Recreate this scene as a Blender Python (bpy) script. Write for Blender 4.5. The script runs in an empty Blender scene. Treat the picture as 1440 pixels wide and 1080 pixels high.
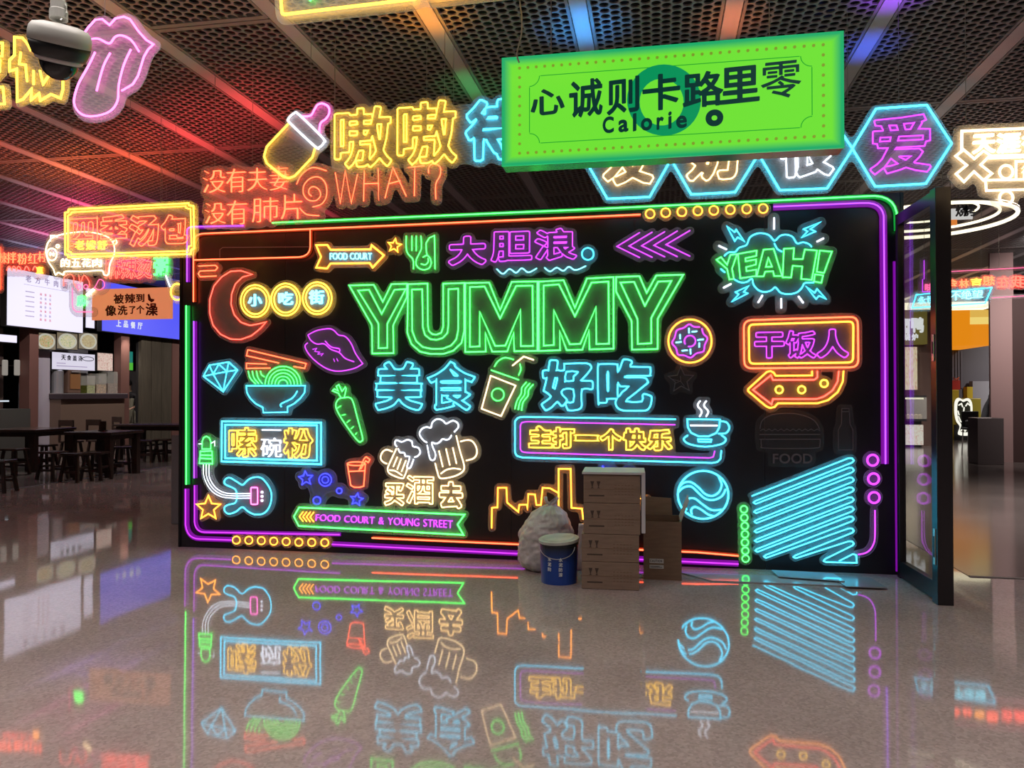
import bpy, bmesh, math, random
import numpy as np
from mathutils import Vector, Matrix
from mathutils.geometry import tessellate_polygon

random.seed(7)
SC = bpy.context.scene
COL = SC.collection
R = math.radians

# ------------------------------------------------------------------ camera, world, lights, exposure
EYE = Vector((0, 0, 1.4)); YAW = R(10.5); PITCH = R(0.73); FOC = 1100.0
cam = bpy.data.cameras.new('camera'); camo = bpy.data.objects.new('camera', cam); COL.objects.link(camo)
cam.sensor_width = 36; cam.lens = FOC / 1440 * 36; cam.clip_end = 200
camo.location = EYE; camo.rotation_euler = (R(90) + PITCH, 0, YAW)
SC.camera = camo
CM = camo.rotation_euler.to_matrix()

w = bpy.data.worlds.new('world'); SC.world = w; w.use_nodes = True
w.node_tree.nodes['Background'].inputs[0].default_value = (.30, .235, .25, 1)
w.node_tree.nodes['Background'].inputs[1].default_value = .34

def area(name, loc, rot, sx, sy, power, color=(1, 1, 1), spread=180):
    l = bpy.data.lights.new(name, 'AREA'); l.shape = 'RECTANGLE'; l.size = sx; l.size_y = sy
    l.energy = power; l.color = color; l.spread = R(spread)
    o = bpy.data.objects.new(name, l); o.location = loc; o.rotation_euler = rot; COL.objects.link(o)
    return o
def spot(name, loc, target, power, color, size=60, blend=.8, rad=.05):
    l = bpy.data.lights.new(name, 'SPOT'); l.energy = power; l.color = color
    l.spot_size = R(size); l.spot_blend = blend; l.shadow_soft_size = rad
    o = bpy.data.objects.new(name, l); o.location = loc
    o.rotation_euler = (Vector(target) - Vector(loc)).to_track_quat('-Z', 'Y').to_euler(); COL.objects.link(o)
    return o
area('hall_light', (-4, 2.3, 4.18), (0, 0, 0), 6, 2.2, 150, (1, .90, .86), 125)
area('hall_light', (3, 2.3, 4.18), (0, 0, 0), 5, 2.2, 110, (1, .88, .84), 125)
area('hall_light', (-10.5, 4, 4.18), (0, 0, 0), 2.5, 3, 90, (1, .92, .93), 125)
for X_, Y_, T_, p_ in ((-11.2, 11.5, (-13.5, 12.6, 1), 60), (-11.2, 14.5, (-13.5, 15.5, 1), 90), (-11.2, 17.5, (-13.5, 18.5, 1), 90), (-11.2, 21, (-13.5, 22, 1), 90), (-11.5, 12.5, (-11.5, 12.8, 0), 60),
                       (-7, 12, (-7, 12, 0), 50), (4.6, 10, (4.6, 10, 0), 260), (8, 11, (8, 11, 0), 260), (6.5, 15, (9.2, 17.6, 1.6), 240), (7.5, 20, (7.5, 20, 0), 300), (12, 22, (12, 22, 0), 300), (11.5, 24, (12.5, 26.5, 1.2), 420), (13.5, 25, (14, 27.6, 1.8), 300), (5.6, 20, (5.6, 22.3, 1.6), 60)):
    spot('added_fill_spot', (X_, Y_, 4.25), T_, p_ * 4.5, (1, .93, .9), 110, 1, .03)  # unseen fill spots added to brighten the stalls and side floors
# unseen coloured spots added to imitate the neon signs' glow on the ceiling battens
for X_, Y_, c_, p_, s_ in ((-.57, 6.1, (.02, .35, 1), 6, 80), (.57, 6.2, (1, .22, .06), 3, 70), (1.72, 6.0, (.3, .03, 1), 6, 70), (1.72, 6.9, (.03, .12, 1), 4, 70),
                           (-1.72, 5.7, (1, .32, .02), 5, 80), (-1.72, 7.1, (.03, .6, .15), 2, 80), (-4.0, 7.3, (1, .05, .05), 8, 90), (-5.15, 7.9, (1, .05, .05), 9, 100), (-6.0, 11.5, (1, .06, .10), 12, 120), (-8, 7.4, (1, .12, .06), 7, 120),
                           (-6.3, 8.6, (1, .10, .02), 9, 110), (-7.45, 9.0, (1, .16, .02), 10, 110), (-8.6, 10.6, (1, .03, .16), 12, 120), (-10.3, 12.5, (.9, .04, .3), 16, 130), (-11.5, 14.5, (.35, .15, 1), 18, 130),
                           (3.4, 6.4, (1, .55, .15), 4, 100), (4.6, 8, (1, .5, .35), 4, 110)):
    spot('added_colour_wash', (X_, Y_, 3.72 if X_ > -3 else 3.4), (X_, Y_ + .02, 4.3), p_ * (8 if X_ > -3 else 11), c_, s_ + (0 if X_ > -3 else 25), 1, .03)

SC.view_settings.view_transform = 'Standard'; SC.view_settings.look = 'None'
SC.view_settings.gamma = 1; SC.view_settings.use_curve_mapping = False
SC.view_settings.exposure = -0.5
SC.cycles.max_bounces = 8; SC.cycles.transparent_max_bounces = 24; SC.cycles.diffuse_bounces = 3
SC.cycles.glossy_bounces = 4; SC.cycles.sample_clamp_indirect = 6

# ------------------------------------------------------------------ materials
MATS = {}
def mat(key, col=(.5, .5, .5), rough=.5, metal=0, emit=None, es=1, alpha=1, spec=.5, noise=None, bump=None, trans=0):
    if key in MATS: return MATS[key]
    m = bpy.data.materials.new(key); m.use_nodes = True; nt = m.node_tree; b = nt.nodes['Principled BSDF']
    b.inputs['Base Color'].default_value = (*col, 1); b.inputs['Roughness'].default_value = rough
    b.inputs['Metallic'].default_value = metal; b.inputs['Alpha'].default_value = alpha
    b.inputs['Specular IOR Level'].default_value = spec
    b.inputs['Transmission Weight'].default_value = trans
    if emit: b.inputs['Emission Color'].default_value = (*emit, 1); b.inputs['Emission Strength'].default_value = es
    if noise:
        sc, amt = noise[:2]
        tc = nt.nodes.new('ShaderNodeTexCoord'); n = nt.nodes.new('ShaderNodeTexNoise')
        n.inputs['Scale'].default_value = sc; n.inputs['Detail'].default_value = 4
        mp = nt.nodes.new('ShaderNodeMapping'); mp.inputs['Scale'].default_value = noise[2] if len(noise) > 2 else (1, 1, 1)
        nt.links.new(tc.outputs['Object'], mp.inputs[0]); nt.links.new(mp.outputs[0], n.inputs[0])
        cr = nt.nodes.new('ShaderNodeValToRGB')
        cr.color_ramp.elements[0].position = .3; cr.color_ramp.elements[1].position = .7
        cr.color_ramp.elements[0].color = (*[c * (1 - amt) for c in col], 1)
        cr.color_ramp.elements[1].color = (*[min(1, c * (1 + amt)) for c in col], 1)
        nt.links.new(n.outputs[0], cr.inputs[0]); nt.links.new(cr.outputs[0], b.inputs['Base Color'])
        if bump:
            bp = nt.nodes.new('ShaderNodeBump'); bp.inputs['Strength'].default_value = bump; bp.inputs['Distance'].default_value = .01
            nt.links.new(n.outputs[0], bp.inputs['Height']); nt.links.new(bp.outputs[0], b.inputs['Normal'])
    MATS[key] = m
    return m
NEON = dict(green=(.42, 8, .80), cyan=(.34, 5, 7.5), purple=(1.2, .2, 3.6), magenta=(1.9, .16, 3.0), orange=(9, .75, .28),
            amber=(9, 2.7, .22), yellow=(8.5, 4.6, .3), white=(4.2, 4.6, 5.4), warm=(7, 4.8, 2.4), red=(9, .5, .32),
            blue=(.22, .28, 9), pink=(8, .9, 4.6), rose=(3.0, .35, .9), ice=(1.0, 4.4, 5.6), sand=(7, 4.2, 1.5), violet=(1.3, .08, 2.0))
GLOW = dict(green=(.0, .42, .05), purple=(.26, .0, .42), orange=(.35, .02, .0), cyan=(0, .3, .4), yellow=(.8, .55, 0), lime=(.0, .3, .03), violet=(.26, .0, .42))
def neon(c):
    if c == 'unlit': return mat('unlit_neon_tube', (.20, .17, .19), .45)
    return mat('neon_' + c, (.02, .02, .02), .4, emit=NEON[c], es=1)
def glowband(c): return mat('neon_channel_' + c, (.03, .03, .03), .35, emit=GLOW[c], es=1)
ACR = mat('clear_acrylic', (.9, .9, .9), .08, alpha=.105)
ACR_HUNG = mat('clear_acrylic_hung', (.9, .9, .9), .08, alpha=.22)
ACR_OFF = mat('clear_acrylic_dark', (.5, .5, .5), .08, alpha=.05)
RIM = mat('acrylic_edge', (.9, .9, .9), .3, alpha=.5)
STEEL = mat('steel_wire', (.5, .5, .5), .35, metal=.8)

# ------------------------------------------------------------------ mesh helpers
class MB:
    def __init__(s): s.v = []; s.f = []; s.m = []
    def add(s, vs, fs, mi=0):
        n = len(s.v); s.v += [tuple(p) for p in vs]; s.f += [tuple(n + i for i in f) for f in fs]; s.m += [mi] * len(fs); return s
    def box(s, x0, x1, y0, y1, z0, z1, mi=0):
        vs = [(x, y, z) for x in (x0, x1) for y in (y0, y1) for z in (z0, z1)]
        return s.add(vs, [(0, 1, 3, 2), (4, 6, 7, 5), (0, 4, 5, 1), (2, 3, 7, 6), (0, 2, 6, 4), (1, 5, 7, 3)], mi)
    def bar(s, a, b, wx, wy, wx2=None, wy2=None, mi=0):   # tapered square bar from a to b
        wx2 = wx2 or wx; wy2 = wy2 or wy; vs = []
        for p, ww, hh in ((a, wx, wy), (b, wx2, wy2)):
            for dx, dy in ((-1, -1), (1, -1), (1, 1), (-1, 1)): vs.append((p[0] + dx * ww / 2, p[1] + dy * hh / 2, p[2]))
        return s.add(vs, [(3, 2, 1, 0), (4, 5, 6, 7), (0, 1, 5, 4), (1, 2, 6, 5), (2, 3, 7, 6), (3, 0, 4, 7)], mi)
    def lathe(s, prof, cx=0, cy=0, n=24, mi=0, axis=None):
        vs = []; k = len(prof)
        for i in range(n):
            a = 2 * math.pi * i / n
            for r, z in prof: vs.append((cx + r * math.cos(a), cy + r * math.sin(a), z))
        fs = [(i * k + j, ((i + 1) % n) * k + j, ((i + 1) % n) * k + j + 1, i * k + j + 1) for i in range(n) for j in range(k - 1)]
        s.add(vs, fs, mi)
        for j, rev in ((0, True), (k - 1, False)):
            if prof[j][0] > 1e-5:
                idx = [len(s.v) - len(vs) + i * k + j for i in range(n)]
                s.f.append(tuple(reversed(idx)) if rev else tuple(idx)); s.m.append(mi)
        return s
    def tube(s, pts, r, up=(0, 0, 1), n=8, closed=False, mi=0):
        P = [Vector(p) for p in pts]; N = len(P)
        if N < 2: return s
        vs = []; prev = None
        for i in range(N):
            if closed: d0 = P[i] - P[i - 1]; d1 = P[(i + 1) % N] - P[i]
            else:
                d1 = P[min(i + 1, N - 1)] - P[max(i, 0)] if i < N - 1 else P[i] - P[i - 1]
                d0 = P[i] - P[i - 1] if i else d1
            d0 = d0.normalized() if d0.length > 1e-9 else Vector((1, 0, 0)); d1 = d1.normalized() if d1.length > 1e-9 else d0
            t = (d0 + d1)
            t = t.normalized() if t.length > 1e-6 else d1
            sc = 1 / max(.45, abs(t.dot(d1)))
            a = Vector(up).cross(t)
            if a.length < 1e-4: a = Vector((1, 0, 0)).cross(t)
            a.normalize(); b = t.cross(a).normalized()
            for k in range(n):
                th = 2 * math.pi * k / n
                vs.append(P[i] + a * (r * sc * math.cos(th)) + b * (r * math.sin(th)))
        M = N if closed else N - 1
        fs = [(i * n + k, i * n + (k + 1) % n, ((i + 1) % N) * n + (k + 1) % n, ((i + 1) % N) * n + k) for i in range(M) for k in range(n)]
        if not closed: fs += [tuple(range(n - 1, -1, -1)), tuple((N - 1) * n + k for k in range(n))]
        return s.add(vs, fs, mi)
    def prism(s, loops, y0, y1, mi=0, mside=None, front_only=False):   # loops of (x,z), outer first, extruded in y
        L = [[Vector((p[0], p[1], 0)) for p in lp] for lp in loops]
        tris = tessellate_polygon(L); flat = [p for lp in loops for p in lp]; n = len(flat)
        s.add([(p[0], y0, p[1]) for p in flat] + [(p[0], y1, p[1]) for p in flat],
              [tuple(t) for t in tris] + ([] if front_only else [tuple(n + i for i in reversed(t)) for t in tris]), mi)
        base = len(s.v) - 2 * n; o = 0
        for lp in loops:
            k = len(lp)
            for i in range(k):
                s.f.append((base + o + i, base + o + (i + 1) % k, base + n + o + (i + 1) % k, base + n + o + i)); s.m.append(mi if mside is None else mside)
            o += k
        return s
    def build(s, name, mats, parent=None, loc=(0, 0, 0), rot=(0, 0, 0), smooth=False, bevel=0, recalc=True):
        me = bpy.data.meshes.new(name); me.from_pydata([tuple(p) for p in s.v], [], s.f)
        if not isinstance(mats, (list, tuple)): mats = [mats]
        for m in mats: me.materials.append(m)
        if len(mats) > 1: me.polygons.foreach_set('material_index', s.m)
        me.update()
        if recalc:
            bm = bmesh.new(); bm.from_mesh(me); bmesh.ops.recalc_face_normals(bm, faces=bm.faces); bm.to_mesh(me); bm.free()
        if smooth: me.polygons.foreach_set('use_smooth', [True] * len(me.polygons))
        o = bpy.data.objects.new(name, me); o.location = loc; o.rotation_euler = rot; COL.objects.link(o)
        if parent: o.parent = parent
        if bevel:
            b = o.modifiers.new('bevel', 'BEVEL'); b.width = bevel; b.segments = 2; b.limit_method = 'ANGLE'
        return o
def tag(o, label, cat, group=None):
    o['label'] = label; o['category'] = cat
    if group: o['group'] = group
    return o
def thing(name, label, cat, loc, rz=0, group=None):
    o = bpy.data.objects.new(name, None); o.location = loc; o.rotation_euler = (0, 0, rz); o.empty_display_size = .1
    COL.objects.link(o); return tag(o, label, cat, group)
def struct(o): o['kind'] = 'structure'; return o

# ------------------------------------------------------------------ camera maths: a pixel of the photograph -> a point on a real plane
def ray(px, py): return (CM @ Vector(((px - 720) / FOC, (540 - py) / FOC, -1))).normalized()
def floor_pt(px, py, z=0):
    d = ray(px, py); t = (z - EYE.z) / d.z; return EYE + d * t
class Plane:                       # vertical plane through (x,y), turned by r about z; local X along it, Z up, Y away from the viewer
    def __init__(s, x, y, r=0):
        s.o = Vector((x, y, 0)); s.r = r; s.u = Vector((math.cos(r), math.sin(r), 0)); s.n = Vector((math.sin(r), -math.cos(r), 0))
    def uv(s, px, py):
        d = ray(px, py); t = (s.o - EYE).dot(s.n) / d.dot(s.n); p = EYE + d * t
        return ((p - s.o).dot(s.u), p.z)
    def world(s, u, v, out=0): return s.o + s.u * u + Vector((0, 0, v)) + s.n * out
def Z(x0, y0, s):
    def f(*pts): return [(x0 + x / s, y0 + y / s) for x, y in pts]
    return f

# ------------------------------------------------------------------ letters: outlines taken from a distance field of the built-in font's glyphs
def text_tris(ch):
    cu = bpy.data.curves.new('tmp', 'FONT'); cu.body = ch
    o = bpy.data.objects.new('tmp', cu); COL.objects.link(o)
    dg = bpy.context.evaluated_depsgraph_get(); me = o.evaluated_get(dg).to_mesh(); me.calc_loop_triangles()
    V = np.array([v.co[:2] for v in me.vertices]); T = np.array([t.vertices[:] for t in me.loop_triangles])
    from collections import Counter
    c = Counter()
    for t in T:
        for a, b in ((0, 1), (1, 2), (2, 0)): c[tuple(sorted((tuple(np.round(V[t[a]], 5)), tuple(np.round(V[t[b]], 5)))))] += 1
    E_ = np.array([k for k, n in c.items() if n == 1])
    o.evaluated_get(dg).to_mesh_clear(); bpy.data.objects.remove(o); bpy.data.curves.remove(cu)
    return V[T], E_
def seg_dist(X, Y, S):
    d2 = np.full(X.shape, 1e9)
    for a, b in S:
        ab = b - a; L = max(1e-12, ab @ ab)
        t = np.clip(((X - a[0]) * ab[0] + (Y - a[1]) * ab[1]) / L, 0, 1)
        d2 = np.minimum(d2, (X - a[0] - t * ab[0]) ** 2 + (Y - a[1] - t * ab[1]) ** 2)
    return np.sqrt(d2)
def contours(F, xs, ys, lev):      # marching squares of F<lev; returns closed loops
    G = F - lev; ny, nx = G.shape; segs = {}
    ins = G < 0
    cell = (ins[:-1, :-1].astype(int) + ins[:-1, 1:] * 2 + ins[1:, 1:] * 4 + ins[1:, :-1] * 8)
    J, I = np.nonzero((cell > 0) & (cell < 15))
    T = {1: [(3, 0)], 2: [(0, 1)], 3: [(3, 1)], 4: [(1, 2)], 5: [(3, 2), (1, 0)], 6: [(0, 2)], 7: [(3, 2)], 8: [(2, 3)], 9: [(2, 0)],
         10: [(0, 3), (2, 1)], 11: [(2, 1)], 12: [(1, 3)], 13: [(1, 0)], 14: [(0, 3)]}
    pts = {}
    def ept(j, i, e):
        if e == 0: k = (j, i, 'h'); a, b = (j, i), (j, i + 1)
        elif e == 2: k = (j + 1, i, 'h'); a, b = (j + 1, i), (j + 1, i + 1)
        elif e == 3: k = (j, i, 'v'); a, b = (j, i), (j + 1, i)
        else: k = (j, i + 1, 'v'); a, b = (j, i + 1), (j + 1, i + 1)
        if k not in pts:
            ga, gb = G[a], G[b]; t = ga / (ga - gb)
            pts[k] = (xs[a[1]] + t * (xs[b[1]] - xs[a[1]]), ys[a[0]] + t * (ys[b[0]] - ys[a[0]]))
        return k
    for j, i in zip(J, I):
        for a, b in T[cell[j, i]]: segs[ept(j, i, a)] = ept(j, i, b)
    loops = []
    while segs:
        k0, k = segs.popitem(); lp = [pts[k0]]
        while k != k0 and k in segs: lp.append(pts[k]); k = segs.pop(k)
        if len(lp) > 5: loops.append(lp)
    return loops
def rdp(P, eps):
    P = list(P)
    if len(P) < 3: return P
    a = np.array(P[0]); b = np.array(P[-1]); ab = b - a; L = np.hypot(*ab)
    Q = np.array(P) - a
    d = np.abs(Q[:, 0] * ab[1] - Q[:, 1] * ab[0]) / L if L > 1e-9 else np.hypot(Q[:, 0], Q[:, 1])
    i = int(d.argmax())
    if d[i] < eps: return [P[0], P[-1]]
    return rdp(P[:i + 1], eps)[:-1] + rdp(P[i:], eps)
def rdp_closed(P, eps):
    h = len(P) // 2
    return rdp(P[:h + 1], eps)[:-1] + rdp(P[h:] + [P[0]], eps)[:-1]
def larea(P): return .5 * sum(P[i - 1][0] * P[i][1] - P[i][0] * P[i - 1][1] for i in range(len(P)))
GC = {}
def glyph(ch, d=.03, eps=.006, minarea=.002):
    k = (ch, d, eps)
    if k in GC: return GC[k]
    T, S = text_tris(ch)
    lo = T.reshape(-1, 2).min(0) - d - .04; hi = T.reshape(-1, 2).max(0) + d + .04
    st = .0125; xs = np.arange(lo[0], hi[0] + st, st); ys = np.arange(lo[1], hi[1] + st, st)
    X, Y = np.meshgrid(xs, ys); ins = np.zeros(X.shape, bool)
    for t in T:
        i0 = max(0, int((t[:, 0].min() - lo[0]) / st)); i1 = int((t[:, 0].max() - lo[0]) / st) + 2
        j0 = max(0, int((t[:, 1].min() - lo[1]) / st)); j1 = int((t[:, 1].max() - lo[1]) / st) + 2
        x = X[j0:j1, i0:i1]; y = Y[j0:j1, i0:i1]; s = []
        for a, b in ((0, 1), (1, 2), (2, 0)): s.append((t[b, 0] - t[a, 0]) * (y - t[a, 1]) - (t[b, 1] - t[a, 1]) * (x - t[a, 0]))
        ins[j0:j1, i0:i1] |= ((s[0] >= 0) & (s[1] >= 0) & (s[2] >= 0)) | ((s[0] <= 0) & (s[1] <= 0) & (s[2] <= 0))
    D = seg_dist(X, Y, S); F = np.where(ins, -D, D)
    L = [rdp_closed(l, eps) for l in contours(F, xs, ys, d)]
    L = [l for l in L if len(l) > 2 and abs(larea(l)) > minarea]
    al = np.array([p for l in L for p in l]); lo = al.min(0); hi = al.max(0); sz = hi - lo
    r = ([[tuple((np.array(p) - lo) / sz) for p in l] for l in L], sz[0] / sz[1], sz)
    GC[k] = r
    return r
def nest(loops):                  # group loops into outer + holes
    A = sorted(loops, key=lambda l: -abs(larea(l))); out = []
    def inside(p, l):
        c = False
        for i in range(len(l)):
            (x0, y0), (x1, y1) = l[i - 1], l[i]
            if (y0 > p[1]) != (y1 > p[1]) and p[0] < (x1 - x0) * (p[1] - y0) / (y1 - y0) + x0: c = not c
        return c
    res = []; depth = []
    for i, l in enumerate(A):
        par = [j for j in range(i) if inside(l[0], A[j])]
        if len(par) % 2 == 0: res.append([l]); depth.append(i)
        else:
            res_i = depth.index(max(j for j in par if j in depth)); res[res_i].append(l)
    return res

# ------------------------------------------------------------------ neon signs
def smooth_pts(P, closed, n=4):
    if len(P) < 3: return P
    Q = []; N = len(P); rng = range(N) if closed else range(N - 1)
    for i in rng:
        p0 = P[(i - 1) % N] if closed or i else P[0]; p1 = P[i]; p2 = P[(i + 1) % N]; p3 = P[(i + 2) % N] if closed or i + 2 < N else P[-1]
        for k in range(n):
            t = k / n
            Q.append(tuple(.5 * (2 * b + (c - a) * t + (2 * a - 5 * b + 4 * c - d) * t * t + (3 * b - a - 3 * c + d) * t ** 3) for a, b, c, d in zip(p0, p1, p2, p3)))
    if not closed: Q.append(P[-1])
    return Q
def ring(c, rx, ry=None, n=28, a0=0, a1=360):
    ry = ry or rx
    full = abs(a1 - a0) >= 360
    m = n if full else n + 1
    return [(c[0] + rx * math.cos(R(a0 + (a1 - a0) * k / n)), c[1] + ry * math.sin(R(a0 + (a1 - a0) * k / n))) for k in range(m)]
def star(c, r, r2=None, rot=-90):
    r2 = r2 or r * .42
    return [(c[0] + (r if k % 2 == 0 else r2) * math.cos(R(rot + 36 * k)), c[1] + (r if k % 2 == 0 else r2) * math.sin(R(rot + 36 * k))) for k in range(10)]
def rrect(a, b, c, d, r, n=4):      # rounded quad TL TR BR BL
    P = [Vector(p) for p in (a, b, c, d)]; out = []
    for i in range(4):
        p = P[i]; e0 = (P[i - 1] - p).normalized() * r; e1 = (P[(i + 1) % 4] - p).normalized() * r
        for k in range(n + 1):
            t = k / n; q = p + e0 * (1 - t) ** 2 + e1 * t ** 2; out.append((q.x, q.y))
    return out

RS_ = .60
OFF = .034     # tubes stand this far in front of their backing
class Sign:
    def __init__(s, name, label, cat, plane, group=None, r=.0085):
        s.a = (name, label, cat, group); s.pl = plane; s.parts = {}; s.order = []; s.seg = []; s.r = r; s.unlit = 'unlit' in label; s.extra = []
    def _part(s, part, color):
        k = (part, color)
        if k[0].endswith('*'): k = (part[:-1], color, len(s.order))
        if k not in s.parts: s.parts[k] = []; s.order.append(k)
        return s.parts[k]
    def p(s, part, color, pts, closed=False, sm=False, r=None):
        P = [s.pl.uv(*q) for q in pts]
        return s.puv(part, color, P, closed, sm, r)
    def puv(s, part, color, P, closed=False, sm=False, r=None):
        if sm: P = smooth_pts(P, closed)
        s._part(part, color).append(('t', P, closed, (r or s.r) * RS_))
        Q = P + [P[0]] if closed else P
        s.seg += [(Q[i], Q[i + 1]) for i in range(len(Q) - 1)]
        return s
    def _map(s, quad, flip=False):
        if len(quad) == 2:
            (x0, y0), (x1, y1) = quad; xc = (x0 + x1) / 2; yc = (y0 + y1) / 2
            u0 = s.pl.uv(x0, yc)[0]; u1 = s.pl.uv(x1, yc)[0]; v1 = s.pl.uv(xc, y0)[1]; v0 = s.pl.uv(xc, y1)[1]
            f = lambda a, b: (u0 + (u1 - u0) * a, v0 + (v1 - v0) * b)
        else:                       # TL TR BR BL
            A, B, C, D = [s.pl.uv(*q) for q in quad]
            f = lambda a, b: tuple((D[i] * (1 - a) + C[i] * a) * (1 - b) + (A[i] * (1 - a) + B[i] * a) * b for i in (0, 1))
        return (lambda a, b: f(1 - a, b)) if flip else f
    def g(s, color, ch, quad, style='outline', d=.03, r=None, sm=False, eps=.006, part='letter*', flip=False, minarea=.002):
        L, _, _ = glyph(ch, d, eps, minarea); f = s._map(quad, flip); key = s._part(part, color)
        LL = [[f(*p) for p in l] for l in L]
        for l in LL:
            if style == 'outline':
                if sm: l = smooth_pts(l, True, 2)
                key.append(('t', l, True, (r or s.r) * RS_))
            s.seg += [(l[i - 1], l[i]) for i in range(len(l))]
        if style != 'outline': key.append(('f', LL, None, r or .008))
        return s
    def text(s, color, string, quad, style='fill', d=-.0, gap=.08, **k):   # a line of letters, each its own part
        W = []; f = None
        for ch in string: W.append(None if ch == ' ' else glyph(ch, d, .012 if d <= 0 else .006)[2])
        tot = sum(.25 if w is None else w[0] for w in W) + gap * (len(string) - 1)
        H = max(w[1] for w in W if w is not None)
        if len(quad) == 2: (x0, y0), (x1, y1) = quad; quad = [(x0, y0), (x1, y0), (x1, y1), (x0, y1)]
        A, B, C, D = [Vector(q) for q in quad]; x = 0
        for ch, w in zip(string, W):
            ww = .25 if w is None else w[0]
            if w is not None:
                h = w[1] / H if not ch in "一-'" else 1
                a = x / tot; b = (x + ww) / tot
                tl, tr = A.lerp(B, a), A.lerp(B, b); bl, br = D.lerp(C, a), D.lerp(C, b)
                s.g(color, ch, [bl.lerp(tl, h), br.lerp(tr, h), br, bl], style, d, eps=.012 if d <= 0 else .006, **k)
            x += ww + gap
        return s
    def finish(s, pad=.035, backing=True, out=.0, wires=None, fill=True, ceil=4.3, standoff=True):
        name, label, cat, group = s.a; A = np.array([p for sg in s.seg for p in sg]); lo = A.min(0); hi = A.max(0)
        cu = (lo[0] + hi[0]) / 2; cv = lo[1]; base = s.pl.world(cu, cv, out)
        root = thing(name, label, cat, base, s.pl.r, group)
        L = lambda P: [(p[0] - cu, p[1] - cv) for p in P]
        if backing:
            st = max(.008, (hi - lo).max() / 150); xs = np.arange(lo[0] - pad * 2, hi[0] + pad * 2 + st, st); ys = np.arange(lo[1] - pad * 2, hi[1] + pad * 2 + st, st)
            X, Y = np.meshgrid(xs, ys); S = [(np.array(a), np.array(b)) for a, b in s.seg]
            if backing == 'box': pass
            D = seg_dist(X, Y, S)
            C = contours(D, xs, ys, pad); C = [rdp_closed(avg(c), .0025) for c in C if len(c) > 8]
            C = [c for c in C if len(c) > 3]
            if fill: N = [[g[0]] for g in nest(C)]
            else: N = nest(C)
            # keep outermost loops only when filled
            if fill:
                N2 = []
                for g in N:
                    if not any(h is not g and abs(larea(h[0])) > abs(larea(g[0])) and pin(g[0][0], h[0]) for h in N): N2.append(g)
                N = N2
            mb = MB()
            for g in N: mb.prism([L(l) for l in g], -OFF + .022, -OFF + .026, 0, 1)
            mb.build('acrylic_backing', [ACR_OFF if s.unlit else ACR_HUNG if wires else ACR, ACR if s.unlit else RIM], root)
            if standoff:
                pass
        for k in s.order:
            mb = MB()
            for kind, P, closed, r in s.parts[k]:
                if kind == 't':
                    mb.tube([(x, -OFF, z) for x, z in L(P)], r, up=(0, 1, 0), n=6, closed=closed)
                else:
                    for g in nest([L(l) for l in P]): mb.prism(g, -OFF - r, -OFF + .008)
            mb.build(k[0], neon(k[1]) if isinstance(k[1], str) else k[1], root, smooth=False)
        if wires:
            for px, py in wires:
                u, v = s.pl.uv(px, py); MB().tube([(u - cu, 0, v - cv), (u - cu, 0, ceil - cv)], .002, up=(1, 0, 0), n=4).build('hanging_wire', STEEL, root)
        s.root = root; s.cu = cu; s.cv = cv
        return root
def avg(c, n=3):
    for _ in range(n): c = [tuple((c[i - 1][k] + 2 * c[i][k] + c[(i + 1) % len(c)][k]) / 4 for k in (0, 1)) for i in range(len(c))]
    return c
def pin(p, l):
    c = False
    for i in range(len(l)):
        (x0, y0), (x1, y1) = l[i - 1], l[i]
        if (y0 > p[1]) != (y1 > p[1]) and p[0] < (x1 - x0) * (p[1] - y0) / (y1 - y0) + x0: c = not c
    return c
# ================================================================== SETTING
D = 6.98 / 1.5 * 1.4             # distance of the sign wall
CH = 4.3                         # ceiling height
WALL = Plane(0, D)
FR = Plane(0, D - .012)          # just in front of the wall: backings of the wall signs
uL = WALL.uv(254, 560)[0]; uR = WALL.uv(1270, 560)[0]; WT = WALL.uv(760, 293)[1]

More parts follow.
